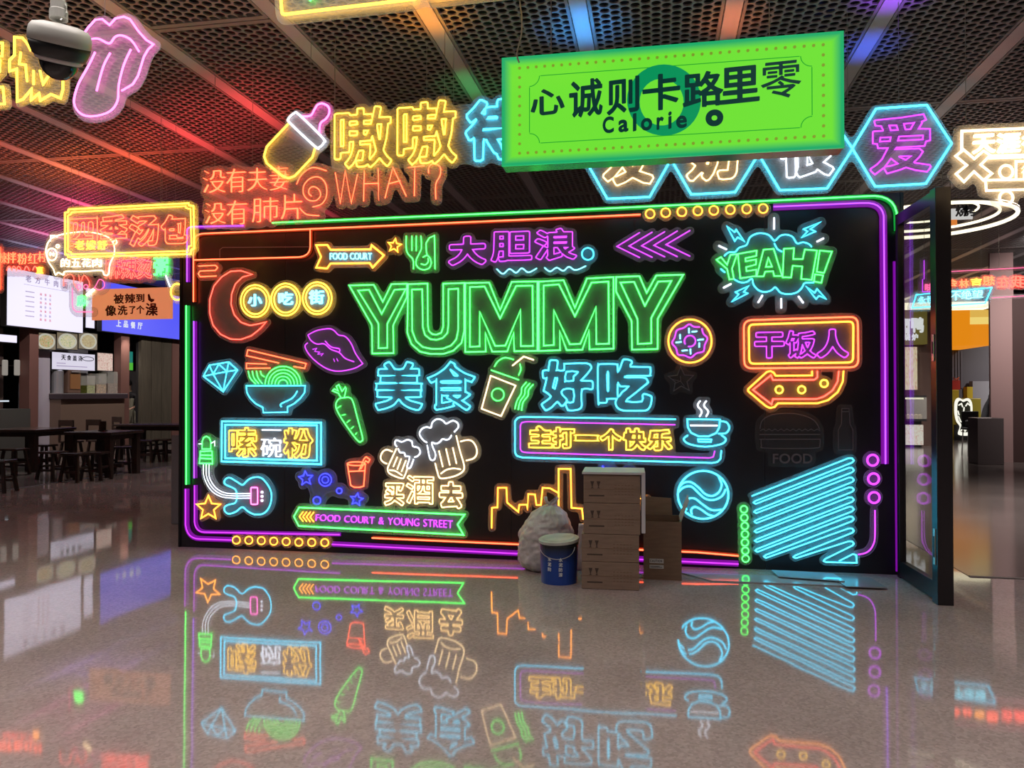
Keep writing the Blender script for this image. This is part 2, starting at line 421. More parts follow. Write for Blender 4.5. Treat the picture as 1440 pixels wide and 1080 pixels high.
# floor
terr = bpy.data.materials.new('polished_terrazzo'); terr.use_nodes = True
def terrazzo(m, base, vary, rough):
    nt = m.node_tree; b = nt.nodes['Principled BSDF']; tc = nt.nodes.new('ShaderNodeTexCoord')
    n1 = nt.nodes.new('ShaderNodeTexNoise'); n1.inputs['Scale'].default_value = 1.1; n1.inputs['Detail'].default_value = 6
    v = nt.nodes.new('ShaderNodeTexVoronoi'); v.inputs['Scale'].default_value = 75
    v2 = nt.nodes.new('ShaderNodeTexVoronoi'); v2.inputs['Scale'].default_value = 28
    for n in (n1, v, v2): nt.links.new(tc.outputs['Object'], n.inputs['Vector'])
    r1 = nt.nodes.new('ShaderNodeValToRGB'); e = r1.color_ramp.elements; e[0].position = .3; e[1].position = .75
    e[0].color = (*[c * .82 for c in base], 1); e[1].color = (*[c * 1.15 for c in base], 1)
    nt.links.new(n1.outputs[0], r1.inputs[0])
    r2 = nt.nodes.new('ShaderNodeValToRGB'); e = r2.color_ramp.elements; e[0].position = .0; e[1].position = 1
    e[0].color = (1 - vary, 1 - vary, 1 - vary, 1); e[1].color = (1 + vary * .5, 1 + vary * .5, 1 + vary * .5, 1)
    nt.links.new(v.outputs['Color'], r2.inputs[0])
    mx = nt.nodes.new('ShaderNodeMix'); mx.data_type = 'RGBA'; mx.blend_type = 'MULTIPLY'; mx.inputs[0].default_value = 1
    nt.links.new(r1.outputs[0], mx.inputs[6]); nt.links.new(r2.outputs[0], mx.inputs[7])
    r3 = nt.nodes.new('ShaderNodeValToRGB'); e = r3.color_ramp.elements; e[0].position = .02; e[1].position = .12
    e[0].color = (.55, .5, .48, 1); e[1].color = (1, 1, 1, 1)
    nt.links.new(v2.outputs['Distance'], r3.inputs[0])
    mx2 = nt.nodes.new('ShaderNodeMix'); mx2.data_type = 'RGBA'; mx2.blend_type = 'MULTIPLY'; mx2.inputs[0].default_value = .7
    nt.links.new(mx.outputs[2], mx2.inputs[6]); nt.links.new(r3.outputs[0], mx2.inputs[7]); nt.links.new(mx2.outputs[2], b.inputs['Base Color'])
    b.inputs['Roughness'].default_value = rough; b.inputs['Specular IOR Level'].default_value = .36
    n3 = nt.nodes.new('ShaderNodeTexNoise'); n3.inputs['Scale'].default_value = 2.2; n3.inputs['Detail'].default_value = 2
    nt.links.new(tc.outputs['Object'], n3.inputs['Vector'])
    bp = nt.nodes.new('ShaderNodeBump'); bp.inputs['Strength'].default_value = .12; bp.inputs['Distance'].default_value = .004
    nt.links.new(n3.outputs[0], bp.inputs['Height']); nt.links.new(bp.outputs[0], b.inputs['Normal'])
terrazzo(terr, (.43, .35, .33), .24, .045)
dterr = bpy.data.materials.new('dark_stone_tile'); dterr.use_nodes = True; terrazzo(dterr, (.17, .14, .13), .2, .13)
floor = struct(MB().box(-30, 22, -6, 40, -.2, 0).build('floor', terr))
struct(MB().box(-30, -9.3, -6, 40, 0, .003).build('floor', dterr))
yb = floor_pt(1400, 812)[1]
struct(MB().box(2.35, 22, yb, 40, 0, .003).build('floor', dterr))
brass = mat('floor_joint', (.12, .1, .09), .4)
struct(MB().box(-9.33, -9.28, -6, 40, 0, .005).build('trim_1', brass)); struct(MB().box(2.35, 22, yb - .03, yb + .01, 0, .005).build('trim_2', brass))

# ceiling slab, honeycomb panels, battens
slab = struct(MB().box(-30, 22, -6, 40, CH + .45, CH + .6).build('ceiling', mat('dark_soffit', (.008, .007, .008), .9)))
meshm = mat('honeycomb_aluminium', (.30, .28, .275), .45, metal=.2)
SP = .395 * (CH - 1.4); ROW = (CH - 1.4) * .985; y00 = (CH - 1.4) * 1.92 - ROW * 2
BW = .15
pit = .089; c_ = pit * math.sqrt(3) / 2; pw = SP - BW
nc = int((pw - .04) / c_) + 1; nr = int((ROW - .06) / pit)
vs = []; fs = []
for i in range(nc):
    for j in range(nr + (1 if i % 2 == 0 else 0)):
        cx = -pw / 2 + (i + .5) * pw / nc; cy = .03 + (j + (.5 if i % 2 else 0) + .0) * (ROW - .06) / nr
        cy = min(max(cy, .04), ROW - .04)
        b = len(vs); kx = pw / nc / c_; ky = (ROW - .06) / nr / pit
        hexv = [(pit / math.sqrt(3) * math.cos(R(60 * k)), pit / math.sqrt(3) * math.sin(R(60 * k))) for k in range(6)]
        O = []; 
        for k in range(6):
            O.append(hexv[k]); O.append(((hexv[k][0] + hexv[(k + 1) % 6][0]) / 2, (hexv[k][1] + hexv[(k + 1) % 6][1]) / 2))
        I = [(.0375 * math.cos(R(30 * k)), .0375 * math.sin(R(30 * k))) for k in range(12)]
        for q in O: vs.append((cx + q[0] * kx, cy + q[1] * ky, 0))
        for q in I: vs.append((cx + q[0] * kx, cy + q[1] * ky, 0))
        for q in I: vs.append((cx + q[0] * kx, cy + q[1] * ky, .012))
        for k in range(12):
            l = (k + 1) % 12
            fs.append((b + k, b + 12 + k, b + 12 + l, b + l)); fs.append((b + 12 + k, b + 24 + k, b + 24 + l, b + 12 + l))
mb = MB(); mb.v = vs; mb.f = fs; mb.m = [0] * len(fs)
mb.box(-pw / 2 - .004, -pw / 2 + .02, 0, ROW - .012, -.004, .03).box(pw / 2 - .02, pw / 2 + .004, 0, ROW - .012, -.004, .03)
mb.box(-pw / 2, pw / 2, 0, .05, -.004, .03).box(-pw / 2, pw / 2, ROW - .062, ROW - .012, -.004, .03)
proto = mb.build('ceiling_panel', meshm, slab, recalc=False)
bat = mat('satin_ceiling_batten', (.6, .57, .57), .34, metal=.2)
first = True
batp = None
for k in range(-13, 8):
    X = (k + .5) * SP
    for j in range(0, 10):
        Y = y00 + j * ROW
        if Y > 7 and X > 10: continue
        if first: o = proto; first = False
        else: o = proto.copy(); COL.objects.link(o); o.parent = slab
        o.location = ((k + 1) * SP, Y, CH)
    if batp is None: batp = b_ = MB().box(-BW / 2 + .012, BW / 2 - .012, y00, y00 + 10 * ROW, -.006, .03).build('ceiling_batten', bat, slab)
    else: b_ = batp.copy(); COL.objects.link(b_); b_.parent = slab
    b_.location = (X, 0, CH)

# far walls that close the hall
dw = mat('dark_wall_paint', (.035, .028, .028), .7)
struct(MB().box(-30, 22, 29.5, 29.7, 0, CH + .5).build('wall_far', dw))
struct(MB().box(-30, -18, -6, -5.9, 0, CH + .5).build('wall_rear', dw))

# the black sign wall
blk = mat('black_wall_board', (.012, .010, .013), .32, noise=(3, .3))
wroot = struct(MB().box(uL + .012, uR - .012, D + .018, D + .20, 0, WT - .01).build('wall_back', mat('wall_core', (.01, .01, .011), .6)))
nb = 6
bw = (uR - uL) / nb
for i in range(nb):
    MB().box(uL + i * bw + .0012, uL + (i + 1) * bw - .0012, D, D + .018, .0, WT).build('wall_panel', blk, wroot)
MB().box(uL - .01, uL + .012, D - .01, D + .22, 0, WT).build('end_trim', mat('black_metal', (.012, .012, .014), .3, metal=.5), wroot)
MB().box(uR - .012, uR + .01, D - .01, D + .22, 0, WT).build('end_trim', MATS['black_metal'], wroot)

# low grey upstand behind the wall's left end
pA = floor_pt(240, 737)
struct(MB().box(pA.x, pA.x + 1.2, pA.y, pA.y + .25, 0, (737 - 612) / (737 - 554) * 1.4).build('wall_low', mat('grey_laminate', (.22, .2, .22), .45), bevel=.01))

# glass door leaf at the right end of the wall
gA = floor_pt(1268, 812); gB = floor_pt(1326, 849)
ang = math.atan2(gB.y - gA.y, gB.x - gA.x); gl = (gB - gA).length
door = struct(thing('door_1', 'x', 'y', (gA.x, gA.y, 0), ang)); del door['label']; del door['category']
GP = Plane(gA.x, gA.y, ang)
DH = 2.78
fm = mat('dark_door_frame', (.028, .024, .027), .3, metal=.4)
MB().box(gl - .045, gl + .05, -.05, .05, 0, DH).build('door_stile', fm, door, bevel=.004)
MB().box(-.02, .03, -.025, .025, 0, DH).build('door_stile', fm, door, bevel=.004)
MB().box(.03, gl - .045, -.025, .025, .01, .13).build('bottom_rail', fm, door, bevel=.003)
MB().box(.03, gl - .045, -.025, .025, DH - .09, DH).build('top_rail', fm, door, bevel=.003)
gm = bpy.data.materials.new('door_glass'); gm.use_nodes = True; nt = gm.node_tree; nt.nodes.clear()
out = nt.nodes.new('ShaderNodeOutputMaterial'); mx = nt.nodes.new('ShaderNodeMixShader'); tr = nt.nodes.new('ShaderNodeBsdfTransparent'); gs = nt.nodes.new('ShaderNodeBsdfGlossy')
gs.inputs['Roughness'].default_value = .01; tr.inputs[0].default_value = (.9, .92, .93, 1)
lw = nt.nodes.new('ShaderNodeLayerWeight'); lw.inputs[0].default_value = .5; fr = nt.nodes.new('ShaderNodeMath'); fr.operation = 'POWER'; fr.inputs[1].default_value = 5; nt.links.new(lw.outputs['Facing'], fr.inputs[0])
tc = nt.nodes.new('ShaderNodeTexCoord'); no = nt.nodes.new('ShaderNodeTexNoise'); no.inputs['Scale'].default_value = 3; bp = nt.nodes.new('ShaderNodeBump'); bp.inputs['Strength'].default_value = .25; bp.inputs['Distance'].default_value = .01
nt.links.new(tc.outputs['Object'], no.inputs['Vector']); nt.links.new(no.outputs[0], bp.inputs['Height']); nt.links.new(bp.outputs[0], gs.inputs['Normal'])
nt.links.new(fr.outputs[0], mx.inputs[0]); nt.links.new(tr.outputs[0], mx.inputs[1]); nt.links.new(gs.outputs[0], mx.inputs[2]); nt.links.new(mx.outputs[0], out.inputs[0])
MB().box(.03, gl - .045, -.004, .004, .13, DH - .09).build('glass_pane', gm, door)
chrome = mat('brushed_plate', (.5, .48, .45), .35, metal=.7)
for z0, z1 in ((.26, .50), (1.62, 1.80)):
    pl = MB().box(gl - .012, gl + .022, -.056, -.05, z0, z1).build('lock_plate', chrome, door, bevel=.002)
    MB().box(gl - .002, gl + .012, -.059, -.056, z0 + .05, z1 - .05).build('latch_slot', mat('black_plastic', (.015, .015, .016), .4), pl)

# ================================================================== NEON LINES FRAMING THE WALL
def strip(label, color, pts, group=None, r=.010, band=None, bw_=.022, sm=False):
    s = Sign('neon_strip', label, 'neon light', FR, group, r)
    s.p('tube', color, pts, sm=sm)
    root = s.finish(backing=False)
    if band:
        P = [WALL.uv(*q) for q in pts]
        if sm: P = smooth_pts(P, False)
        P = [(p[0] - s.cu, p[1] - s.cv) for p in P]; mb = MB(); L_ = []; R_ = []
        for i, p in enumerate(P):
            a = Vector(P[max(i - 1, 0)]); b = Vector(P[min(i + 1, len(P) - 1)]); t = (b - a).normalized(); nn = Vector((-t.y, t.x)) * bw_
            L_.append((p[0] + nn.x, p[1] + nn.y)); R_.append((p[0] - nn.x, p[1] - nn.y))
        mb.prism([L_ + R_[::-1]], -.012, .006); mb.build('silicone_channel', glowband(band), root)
    return root
def arc3(a, c, b, n=6):
    return [tuple((1 - t) ** 2 * a[i] + 2 * t * (1 - t) * c[i] + t * t * b[i] for i in (0, 1)) for t in [k / n for k in range(n + 1)]]
A = Z(250, 310, 4.8); B = Z(250, 490, 3.724); C = Z(480, 310, 3.789); Dc = Z(400, 560, 4.8); E_ = Z(680, 480, 3.858); Fc = Z(820, 270, 3.13); G = Z(980, 560, 4.153)
U = Z(260, 130, 3.6); K = Z(1030, 430, 6.75); M = Z(500, 570, 6.75); N = Z(910, 440, 9); Pz = Z(260, 500, 4.5); Yz = Z(990, 290, 6.75); T2 = Z(0, 270, 4.91)

strip('green neon line down the upper left edge of the black sign wall', 'green', [(265, 430), (265, 681)], band='green')
strip('thin purple neon line beside the long green one at the wall left edge', 'purple', [(275.5, 452), (276, 672)], band='purple', bw_=.016)
strip('short purple neon line at the top left, curling into the wall top edge', 'purple', [(266, 397), (266, 330)] + arc3((266, 326), (266, 320), (275, 320)) + [(345, 318.5)], band='purple', bw_=.016)
strip('long green neon line along the wall top, bending down at the right corner', 'green', [(385, 314.5), (820, 296), (1215, 277.5)] + arc3((1218, 277.3), (1254, 274), (1259, 300)) + [(1260, 325)], band='lime', bw_=.018)
strip('orange neon line under the green one, ending down the left side', 'orange', [(275, 425), (275, 345)] + arc3((275, 340), (277, 330), (290, 329.5)) + [(500, 320.5), (901, 303)], band='orange', bw_=.014)
strip('orange neon bracket hanging below the top orange line, left of the arrow', 'orange', [(438.5, 324), (438.5, 347)] + arc3((438.5, 348), (438, 362), (421, 362.5)) + [(276, 366.5)], r=.009, band='orange', bw_=.012)
strip('dark unlit neon line inside the orange bracket', 'unlit', [(312, 363), (312, 352), (316, 349), (437, 348)], r=.006)
s = Sign('neon_squiggle', 'small orange neon zigzag of three bars above the crescent moon', 'neon light', FR)
s.p('tube', 'orange', U((80, 882), (165, 878), (176, 890), (165, 904), (88, 907), (78, 920), (88, 936), (170, 932))).finish()
strip('violet neon line from the top right ring row, bending down inside the right edge', 'purple', [(1087, 292), (1208, 287)] + arc3((1212, 287), (1238, 285), (1241, 305)) + [(1243, 500), (1243.5, 652)], band='purple', bw_=.026)
strip('tall purple neon line down the outer right edge of the wall', 'purple', [(1259, 368), (1263, 803)], band='purple', bw_=.020)
strip('outer violet neon line turning the lower left corner of the wall', 'violet', [(264, 687), (264, 735)] + arc3((264, 737), (266, 757), (284, 757)) + [(328, 758.5)], band='violet', bw_=.022)
strip('inner violet neon line turning the lower left corner, ending above the rings', 'violet', [(276.5, 682), (276.5, 732)] + arc3((276.5, 733), (278, 747), (290, 747.5)) + [(480, 751)], band='violet', bw_=.016)
strip('violet neon line along the wall foot, passing behind the sack and cartons', 'violet', [(469, 764.5), (728, 777.5), (1038, 792)], band='violet', bw_=.022)
strip('orange neon line along the wall foot above the violet one', 'orange', [(525, 755.5), (980, 775.5), (1038, 780.5)], band='orange', bw_=.014)

def ringrow(label, color, centers, r, plane=FR, part='ring*'):
    s = Sign('neon_ring_row', label, 'neon sign', plane)
    for c in centers: s.p(part, color, ring(c, r, n=18), True, r=.0075)
    return s.finish(pad=.03)
ringrow('row of eight small orange neon rings along the wall foot at left', 'amber', B((317, 1000), (382, 1001), (447, 1003), (512, 1006), (577, 1008), (643, 1011), (710, 1012), (778, 1013)), 5.3)
ringrow('row of eight small orange neon rings along the wall top', 'amber', Fc((295, 100), (363, 95), (434, 91), (504, 87), (574, 85), (646, 82), (718, 79), (790, 77)), 6.3)
ringrow('column of seven green neon rings left of the striped cyan panel', 'green', G((272, 645), (274, 694), (277, 742), (278, 790), (278, 838), (280, 886), (282, 932)), 4.8)
s = Sign('neon_ring_column', 'three violet neon rings over a hooked tube right of the striped cyan panel', 'neon sign', FR)
for c in G((1020, 360), (1025, 468), (1028, 577)): s.p('ring*', 'magenta', ring(c, 7.6, n=18), True, r=.013)
s.p('hook', 'magenta', G((1033, 650), (1033, 800), (1025, 845), (1005, 880), (975, 900), (935, 908)), sm=True); s.finish(pad=.03)

# ================================================================== SIGNS ON THE WALL
s = Sign('neon_arrow', 'amber neon arrow pointing right with white FOOD COURT lettering', 'neon sign', FR, r=.012)
s.p('outline', 'amber', A((945, 172), (1020, 170), (1042, 203), (1310, 200), (1318, 172), (1400, 240), (1325, 322), (1305, 292), (1042, 295), (1018, 328), (945, 322), (978, 250)), True)
s.text('ice', 'FOOD COURT', A((1038, 224), (1318, 268)), d=-.008, gap=.09); s.finish()
s = Sign('neon_star', 'small yellow neon star between the FOOD COURT arrow and the fork', 'neon sign', FR)
s.p('outline', 'amber', star(C((290, 138))[0], 9.7, 4.4, -82), True).finish()
s = Sign('neon_cutlery', 'green neon fork, spoon and knife beside the small yellow star', 'neon sign', FR, r=.008)
s.p('fork', 'green', C((352, 86), (352, 150), (362, 182), (388, 212), (390, 262)), sm=True); s.p('fork', 'green', C((382, 86), (382, 165))); s.p('fork', 'green', C((405, 86), (405, 165)))
s.p('fork', 'green', C((430, 86), (433, 150), (420, 182), (405, 215), (405, 244)), sm=True)
s.p('spoon', 'green', C((405, 240), (420, 258), (445, 266), (472, 258), (484, 235), (480, 208), (463, 190), (440, 200)), sm=True); s.p('spoon', 'green', C((463, 190), (458, 160)))
s.p('spoon', 'green', C((468, 205), (468, 225), (452, 240), (430, 234)), sm=True)
s.p('knife', 'green', C((458, 162), (457, 125), (475, 97), (502, 85), (505, 262)), sm=False); s.finish()
s = Sign('neon_lettering', 'violet neon characters 大胆浪 with cyan waves beneath', 'neon sign', FR, r=.0075)
s.g('magenta', '大', C((578, 88), (775, 240)), d=.06); s.g('magenta', '胆', C((802, 62), (1018, 222)), d=.035); s.g('magenta', '浪', C((1035, 48), (1255, 215)), d=.035)
s.p('bubble', 'cyan', ring(C((1315, 182))[0], 8.3), True)
s.p('wave*', 'ice', C((832, 262), (865, 288), (900, 262), (935, 282), (965, 258), (1000, 280), (1045, 258)), sm=True)
s.p('wave*', 'ice', C((1085, 255), (1115, 275), (1150, 255), (1185, 272), (1215, 250), (1250, 268), (1305, 246)), sm=True); s.finish()
s = Sign('neon_chevrons', 'five violet neon chevrons pointing left at the wall top', 'neon sign', FR, r=.0075)
for a, t, b in zip([(250, 182), (305, 180), (360, 178), (415, 175), (470, 173)], [(150, 243), (203, 241), (258, 240), (312, 238), (365, 235)], [(250, 292), (305, 291), (360, 289), (415, 288), (470, 286)]):
    s.p('chevron*', 'magenta', Fc(a, t, b))
s.finish()
# YUMMY
s = Sign('neon_lettering', 'large green double-outlined neon word YUMMY across the wall middle', 'neon sign', FR, r=.0095)
s.p('letter*', 'green', C((50, 349), (180, 346), (228, 436), (274, 342), (356, 340), (356, 410), (283, 560), (285, 708), (172, 710), (170, 560)), True)
s.p('letter*', 'green', C((97, 376), (155, 372), (222, 500), (290, 372), (350, 368), (252, 552), (252, 680), (205, 682), (205, 552)), True)
s.p('letter*', 'green', C((362, 342), (465, 339), (467, 560), (472, 590), (490, 608), (512, 610), (538, 600), (548, 570), (548, 340), (660, 336), (660, 590), (645, 655), (600, 696), (550, 712), (480, 712), (425, 700), (380, 660), (358, 600)), True)
s.p('letter*', 'green', C((382, 371), (437, 369), (440, 570), (452, 612), (480, 634), (512, 638), (545, 628), (570, 602), (576, 560), (576, 369), (628, 366), (628, 585), (618, 635), (590, 668), (545, 685), (490, 686), (440, 676), (405, 645), (384, 590)), True)
MO = [(665, 337), (792, 334), (850, 480), (912, 330), (1048, 328), (1048, 696), (925, 698), (922, 600), (888, 699), (808, 700), (772, 600), (774, 700), (665, 702)]
MI = [(690, 358), (768, 355), (850, 524), (935, 352), (1022, 350), (1025, 670), (960, 671), (958, 480), (878, 668), (824, 670), (742, 490), (742, 672), (690, 675)]
s.p('letter*', 'green', C(*MO), True); s.p('letter*', 'green', C(*MI), True)
def m2(p):
    x, y = C(p)[0]; a = (x - 655.5) / 101; b = (y - 397.5) / 97.5
    return (758.5 + a * 104.5, (395.5 - 4 * a) * (1 - b) + (493.5 - 1.5 * a) * b)
s.p('letter*', 'green', [m2(p) for p in MO], True); s.p('letter*', 'green', [m2(p) for p in MI], True)
s.p('letter*', 'green', Fc((146, 377), (248, 373), (280, 446), (322, 370), (440, 367), (328, 560), (328, 692), (216, 695), (214, 570), (146, 440)), True)
s.p('letter*', 'green', Fc((165, 401), (225, 398), (272, 503), (330, 397), (388, 394), (300, 556), (300, 667), (241, 670), (240, 562)), True); s.finish(pad=.03)
# 美食好吃
s = Sign('neon_lettering', 'cyan rounded neon characters 美食 left of the takeaway cup', 'neon sign', FR, r=.009)
s.g('cyan', '美', C((190, 755), (435, 1010)), d=.036, sm=True); s.g('cyan', '食', C((468, 755), (714, 1010)), d=.022, sm=True); s.finish()
s = Sign('neon_lettering', 'cyan rounded neon characters 好吃 right of the takeaway cup', 'neon sign', FR, r=.009)
s.g('cyan', '好', E_((320, 102), (595, 374)), d=.048, sm=True); s.g('cyan', '吃', E_((622, 98), (912, 376)), d=.052, sm=True); s.finish()
s = Sign('neon_drink_cup', 'white neon takeaway cup with green dome, straw and three wavy lines', 'neon sign', FR, r=.008)
s.p('cup', 'warm', C((800, 828), (932, 880), (855, 1042), (752, 1003)), True); s.p('logo_ring', 'green', ring(C((838, 928))[0], 8.6, n=20), True)
s.p('lid', 'green', C((802, 798), (950, 850))); s.p('lid', 'green', C((820, 780), (838, 752), (875, 732), (922, 742)), sm=True); s.p('lid', 'green', C((955, 765), (960, 795), (948, 825)), sm=True)
s.p('straw', 'warm', C((915, 775), (975, 726), (1028, 744)))
for k in range(3): s.p('wave*', 'green', C((990 + 18 * k, 862 + 6 * k), (965 + 18 * k, 892 + 6 * k), (962 + 18 * k, 922 + 6 * k), (940 + 16 * k, 960 + 4 * k), (928 + 18 * k, 1005 + 4 * k)), sm=True)
s.finish()
# crescent, rings, lips
s = Sign('neon_moon', 'large red neon crescent moon at the wall left', 'neon sign', FR)
s.p('outline', 'red', A((515, 368), (440, 343), (370, 347), (310, 385), (258, 445), (230, 535), (230, 630), (252, 710), (302, 770), (370, 803), (440, 805), (510, 780), (570, 732), (608, 688), (560, 700), (500, 711), (440, 690), (395, 640), (373, 570), (377, 500), (402, 432), (450, 386)), True, sm=False).finish()
s = Sign('neon_disc_row', 'three yellow double neon rings framing the characters 小吃街', 'neon sign', FR, r=.010)
for (cx, cy), ch, q in (((535, 547), '小', ((487, 500), (580, 582))), ((740, 537), '吃', ((692, 485), (790, 573))), ((952, 528), '街', ((897, 473), (998, 568)))):
    c = A((cx, cy))[0]; s.p('ring*', 'yellow', ring(c, 20.3, 22.5), True); s.p('ring*', 'yellow', ring(c, 16.2, 18.4), True)
    s.g('ice', ch, A(*q), 'fill', d=.02)
s.finish()
s = Sign('neon_lips', 'violet neon lips left of the green YUMMY', 'neon sign', FR, r=.0075)
s.p('upper_lip', 'magenta', A((890, 775), (950, 745), (1030, 733), (1065, 745), (1095, 775), (1140, 785), (1180, 832), (1210, 900), (1258, 968)), sm=True)
s.p('upper_lip', 'magenta', A((890, 775), (910, 812), (950, 836), (1000, 835), (1045, 872), (1100, 893), (1140, 932), (1200, 955)), sm=True)
s.p('lower_lip', 'magenta', A((888, 828), (870, 850), (890, 895), (940, 950), (1020, 1003), (1100, 1018), (1200, 1000), (1258, 968)), sm=True)
s.p('lower_lip', 'magenta', A((1005, 815), (1045, 855), (1100, 868), (1100, 893)), sm=True)
s.p('shine', 'magenta', A((920, 872), (948, 865), (935, 885), (968, 890), (955, 905), (992, 900), (978, 916)), r=.005); s.p('shine', 'magenta', A((1062, 935), (1070, 955)), r=.005); s.p('shine', 'magenta', A((1083, 932), (1092, 952)), r=.005)
s.finish()
s = Sign('neon_diamond', 'cyan neon cut diamond at the wall left, beside the noodle bowl', 'neon sign', FR, r=.008)
s.p('outline', 'cyan', Pz((130, 132), (168, 62), (290, 42), (345, 92), (255, 228)), True); s.p('facet', 'cyan', Pz((130, 132), (192, 118), (278, 102), (345, 92)))
s.p('facet', 'cyan', Pz((168, 62), (192, 118), (228, 55), (278, 102), (290, 42))); s.p('facet', 'cyan', Pz((192, 118), (255, 228), (278, 102))); s.finish()
s = Sign('neon_noodle_bowl', 'neon noodle bowl in cyan with green noodles and orange chopsticks', 'neon sign', FR, r=.008)
s.p('bowl', 'cyan', Pz((400, 192), (772, 190), (768, 235), (740, 272), (700, 305), (660, 325), (660, 358), (508, 360), (505, 328), (460, 305), (425, 270), (405, 235)), True)
s.p('bowl', 'cyan', Pz((722, 225), (690, 270), (620, 305), (622, 325)), sm=True)
for k, r in enumerate((29, 50, 71, 92, 113)): s.p('noodle', 'green', ring(Pz((632, 182))[0], r / 4.5, n=14, a0=180, a1=360))
for x0, x1, y1 in ((412, 460, 180), (438, 480, 178), (465, 502, 178), (490, 515, 135)): s.p('noodle', 'green', Pz((x0, 98), ((x0 * 2 + x1) / 3 - 2, (98 + y1) / 2 + 5), (x1, y1)), sm=True)
s.p('chopstick*', 'orange', Pz((410, -35), (778, 52), (768, 82), (700, 70))); s.p('chopstick*', 'orange', Pz((410, -35), (402, 2), (605, 48)))
s.p('chopstick*', 'orange', Pz((530, 55), (402, 50), (402, 82), (552, 80))); s.finish()
s = Sign('neon_carrot', 'green neon carrot below the violet lips', 'neon sign', FR, r=.008)
s.p('root', 'green', B((835, 298), (850, 266), (878, 258), (905, 257), (925, 278), (950, 370), (975, 465), (970, 484), (950, 482), (895, 410), (850, 340)), True, sm=True)
s.p('leaves', 'green', B((862, 258), (850, 235), (818, 222), (828, 212), (848, 222), (838, 198), (852, 190), (868, 225), (885, 203), (890, 212), (880, 255)))
for a, b in (((840, 315), (862, 300)), ((868, 350), (886, 345)), ((893, 388), (908, 375)), ((915, 420), (928, 408)), ((938, 450), (945, 440))): s.p('tick', 'green', B(a, b), r=.006)
s.finish()
s = Sign('neon_framed_sign', 'cyan neon double frame around yellow and white characters 嗦碗粉', 'neon sign', FR, r=.009)
s.p('frame*', 'cyan', Pz((247, 415), (872, 424), (872, 686), (245, 668)), True, r=.011); s.p('frame*', 'cyan', Pz((268, 437), (846, 440), (846, 663), (268, 648)), True, r=.011)
s.g('yellow', '嗦', Pz((292, 455), (465, 640)), d=.02, r=.007); s.g('yellow', '粉', Pz((636, 458), (820, 648)), d=.03, r=.007); s.g('white', '碗', Pz((494, 520), (622, 640)), 'fill', d=-.01)
s.p('bar', 'white', Pz((500, 470), (618, 471))); s.finish()
s = Sign('neon_guitar', 'neon guitar with cyan body, white curved neck and green head', 'neon sign', FR, r=.0085)
s.p('head', 'green', Pz((122, 590), (122, 545), (132, 518), (150, 510), (168, 520), (178, 545), (176, 590)), True)
for a, b in (((118, 605), (180, 602)), ((112, 628), (185, 630)), ((110, 648), (188, 652)), ((104, 680), (190, 682))): s.p('head', 'green', Pz(a, b), r=.011)
s.p('head', 'green', Pz((112, 600), (106, 680))); s.p('head', 'green', Pz((184, 600), (188, 680)))
s.p('peg*', 'white', Pz((100, 558), (120, 558)), r=.005); s.p('peg*', 'white', Pz((178, 555), (202, 540), (202, 572)), r=.004)
for k in (-14, 0, 14): s.p('neck', 'white', Pz((148 + k * 1.3, 688), (150 + k * 1.2, 760), (180 + k, 825 - k * .6), (225 + k * .5, 865 - k), (290, 884 - k), (425, 885 - k)), sm=True, r=.0052)
s.p('body', 'cyan', Pz((342, 885), (335, 850), (312, 832), (272, 815), (262, 795), (275, 775), (300, 772), (340, 795), (378, 815), (410, 785), (450, 768), (500, 775), (545, 830), (560, 885), (548, 950), (510, 995), (455, 1002), (410, 982), (375, 955), (335, 985), (290, 998), (265, 980), (265, 955), (290, 940), (325, 932), (340, 910)), True, sm=True)
s.p('pickup', 'pink', rrect(*Pz((430, 832), (472, 832), (472, 938), (430, 938)), 2), True)
for c in Pz((500, 862), (500, 888), (500, 914)): s.p('knob', 'white', ring(c, 1.2, n=8), True, r=.006)
s.finish()
s = Sign('neon_star', 'amber neon star in the lower left corner beside the guitar', 'neon sign', FR, r=.010)
s.p('outline', 'amber', star(Pz((162, 962))[0], 17.5, 8), True).finish()
s = Sign('neon_juice_glass', 'orange neon juice glass with a straw above the blue stars', 'neon sign', FR, r=.008)
s.p('glass', 'orange', Dc((435, 442), (458, 585), (480, 598), (520, 598), (545, 590), (556, 440))); s.p('glass', 'orange', ring(Dc((495, 440))[0], 12.6, 2.6, n=16), True); s.p('liquid', 'orange', Dc((440, 492), (552, 487)))
s.p('straw', 'orange', Dc((512, 488), (548, 405), (562, 394), (586, 412), (575, 432), (558, 420), (525, 476))); s.finish()
s = Sign('neon_star_cluster', 'deep blue neon cluster of two stars and three rings above the green banner', 'neon sign', FR, r=.006)
s.p('star*', 'blue', star(Dc((155, 538))[0], 10.3, 4.7, -95), True); s.p('star*', 'blue', star(Dc((497, 680))[0], 9, 4.2, -80), True)
for c, r in (((286, 548), 8.8), ((286, 548), 4.6), ((380, 622), 3.8), ((230, 687), 5.2)): s.p('ring*', 'blue', ring(Dc(c)[0], r, n=18), True)
s.p('link', 'unlit', Dc((190, 580), (215, 660)), r=.002); s.p('link', 'unlit', Dc((250, 680), (300, 630), (365, 620)), r=.002); s.p('link', 'unlit', Dc((395, 628), (455, 660)), r=.002); s.finish(pad=.045)
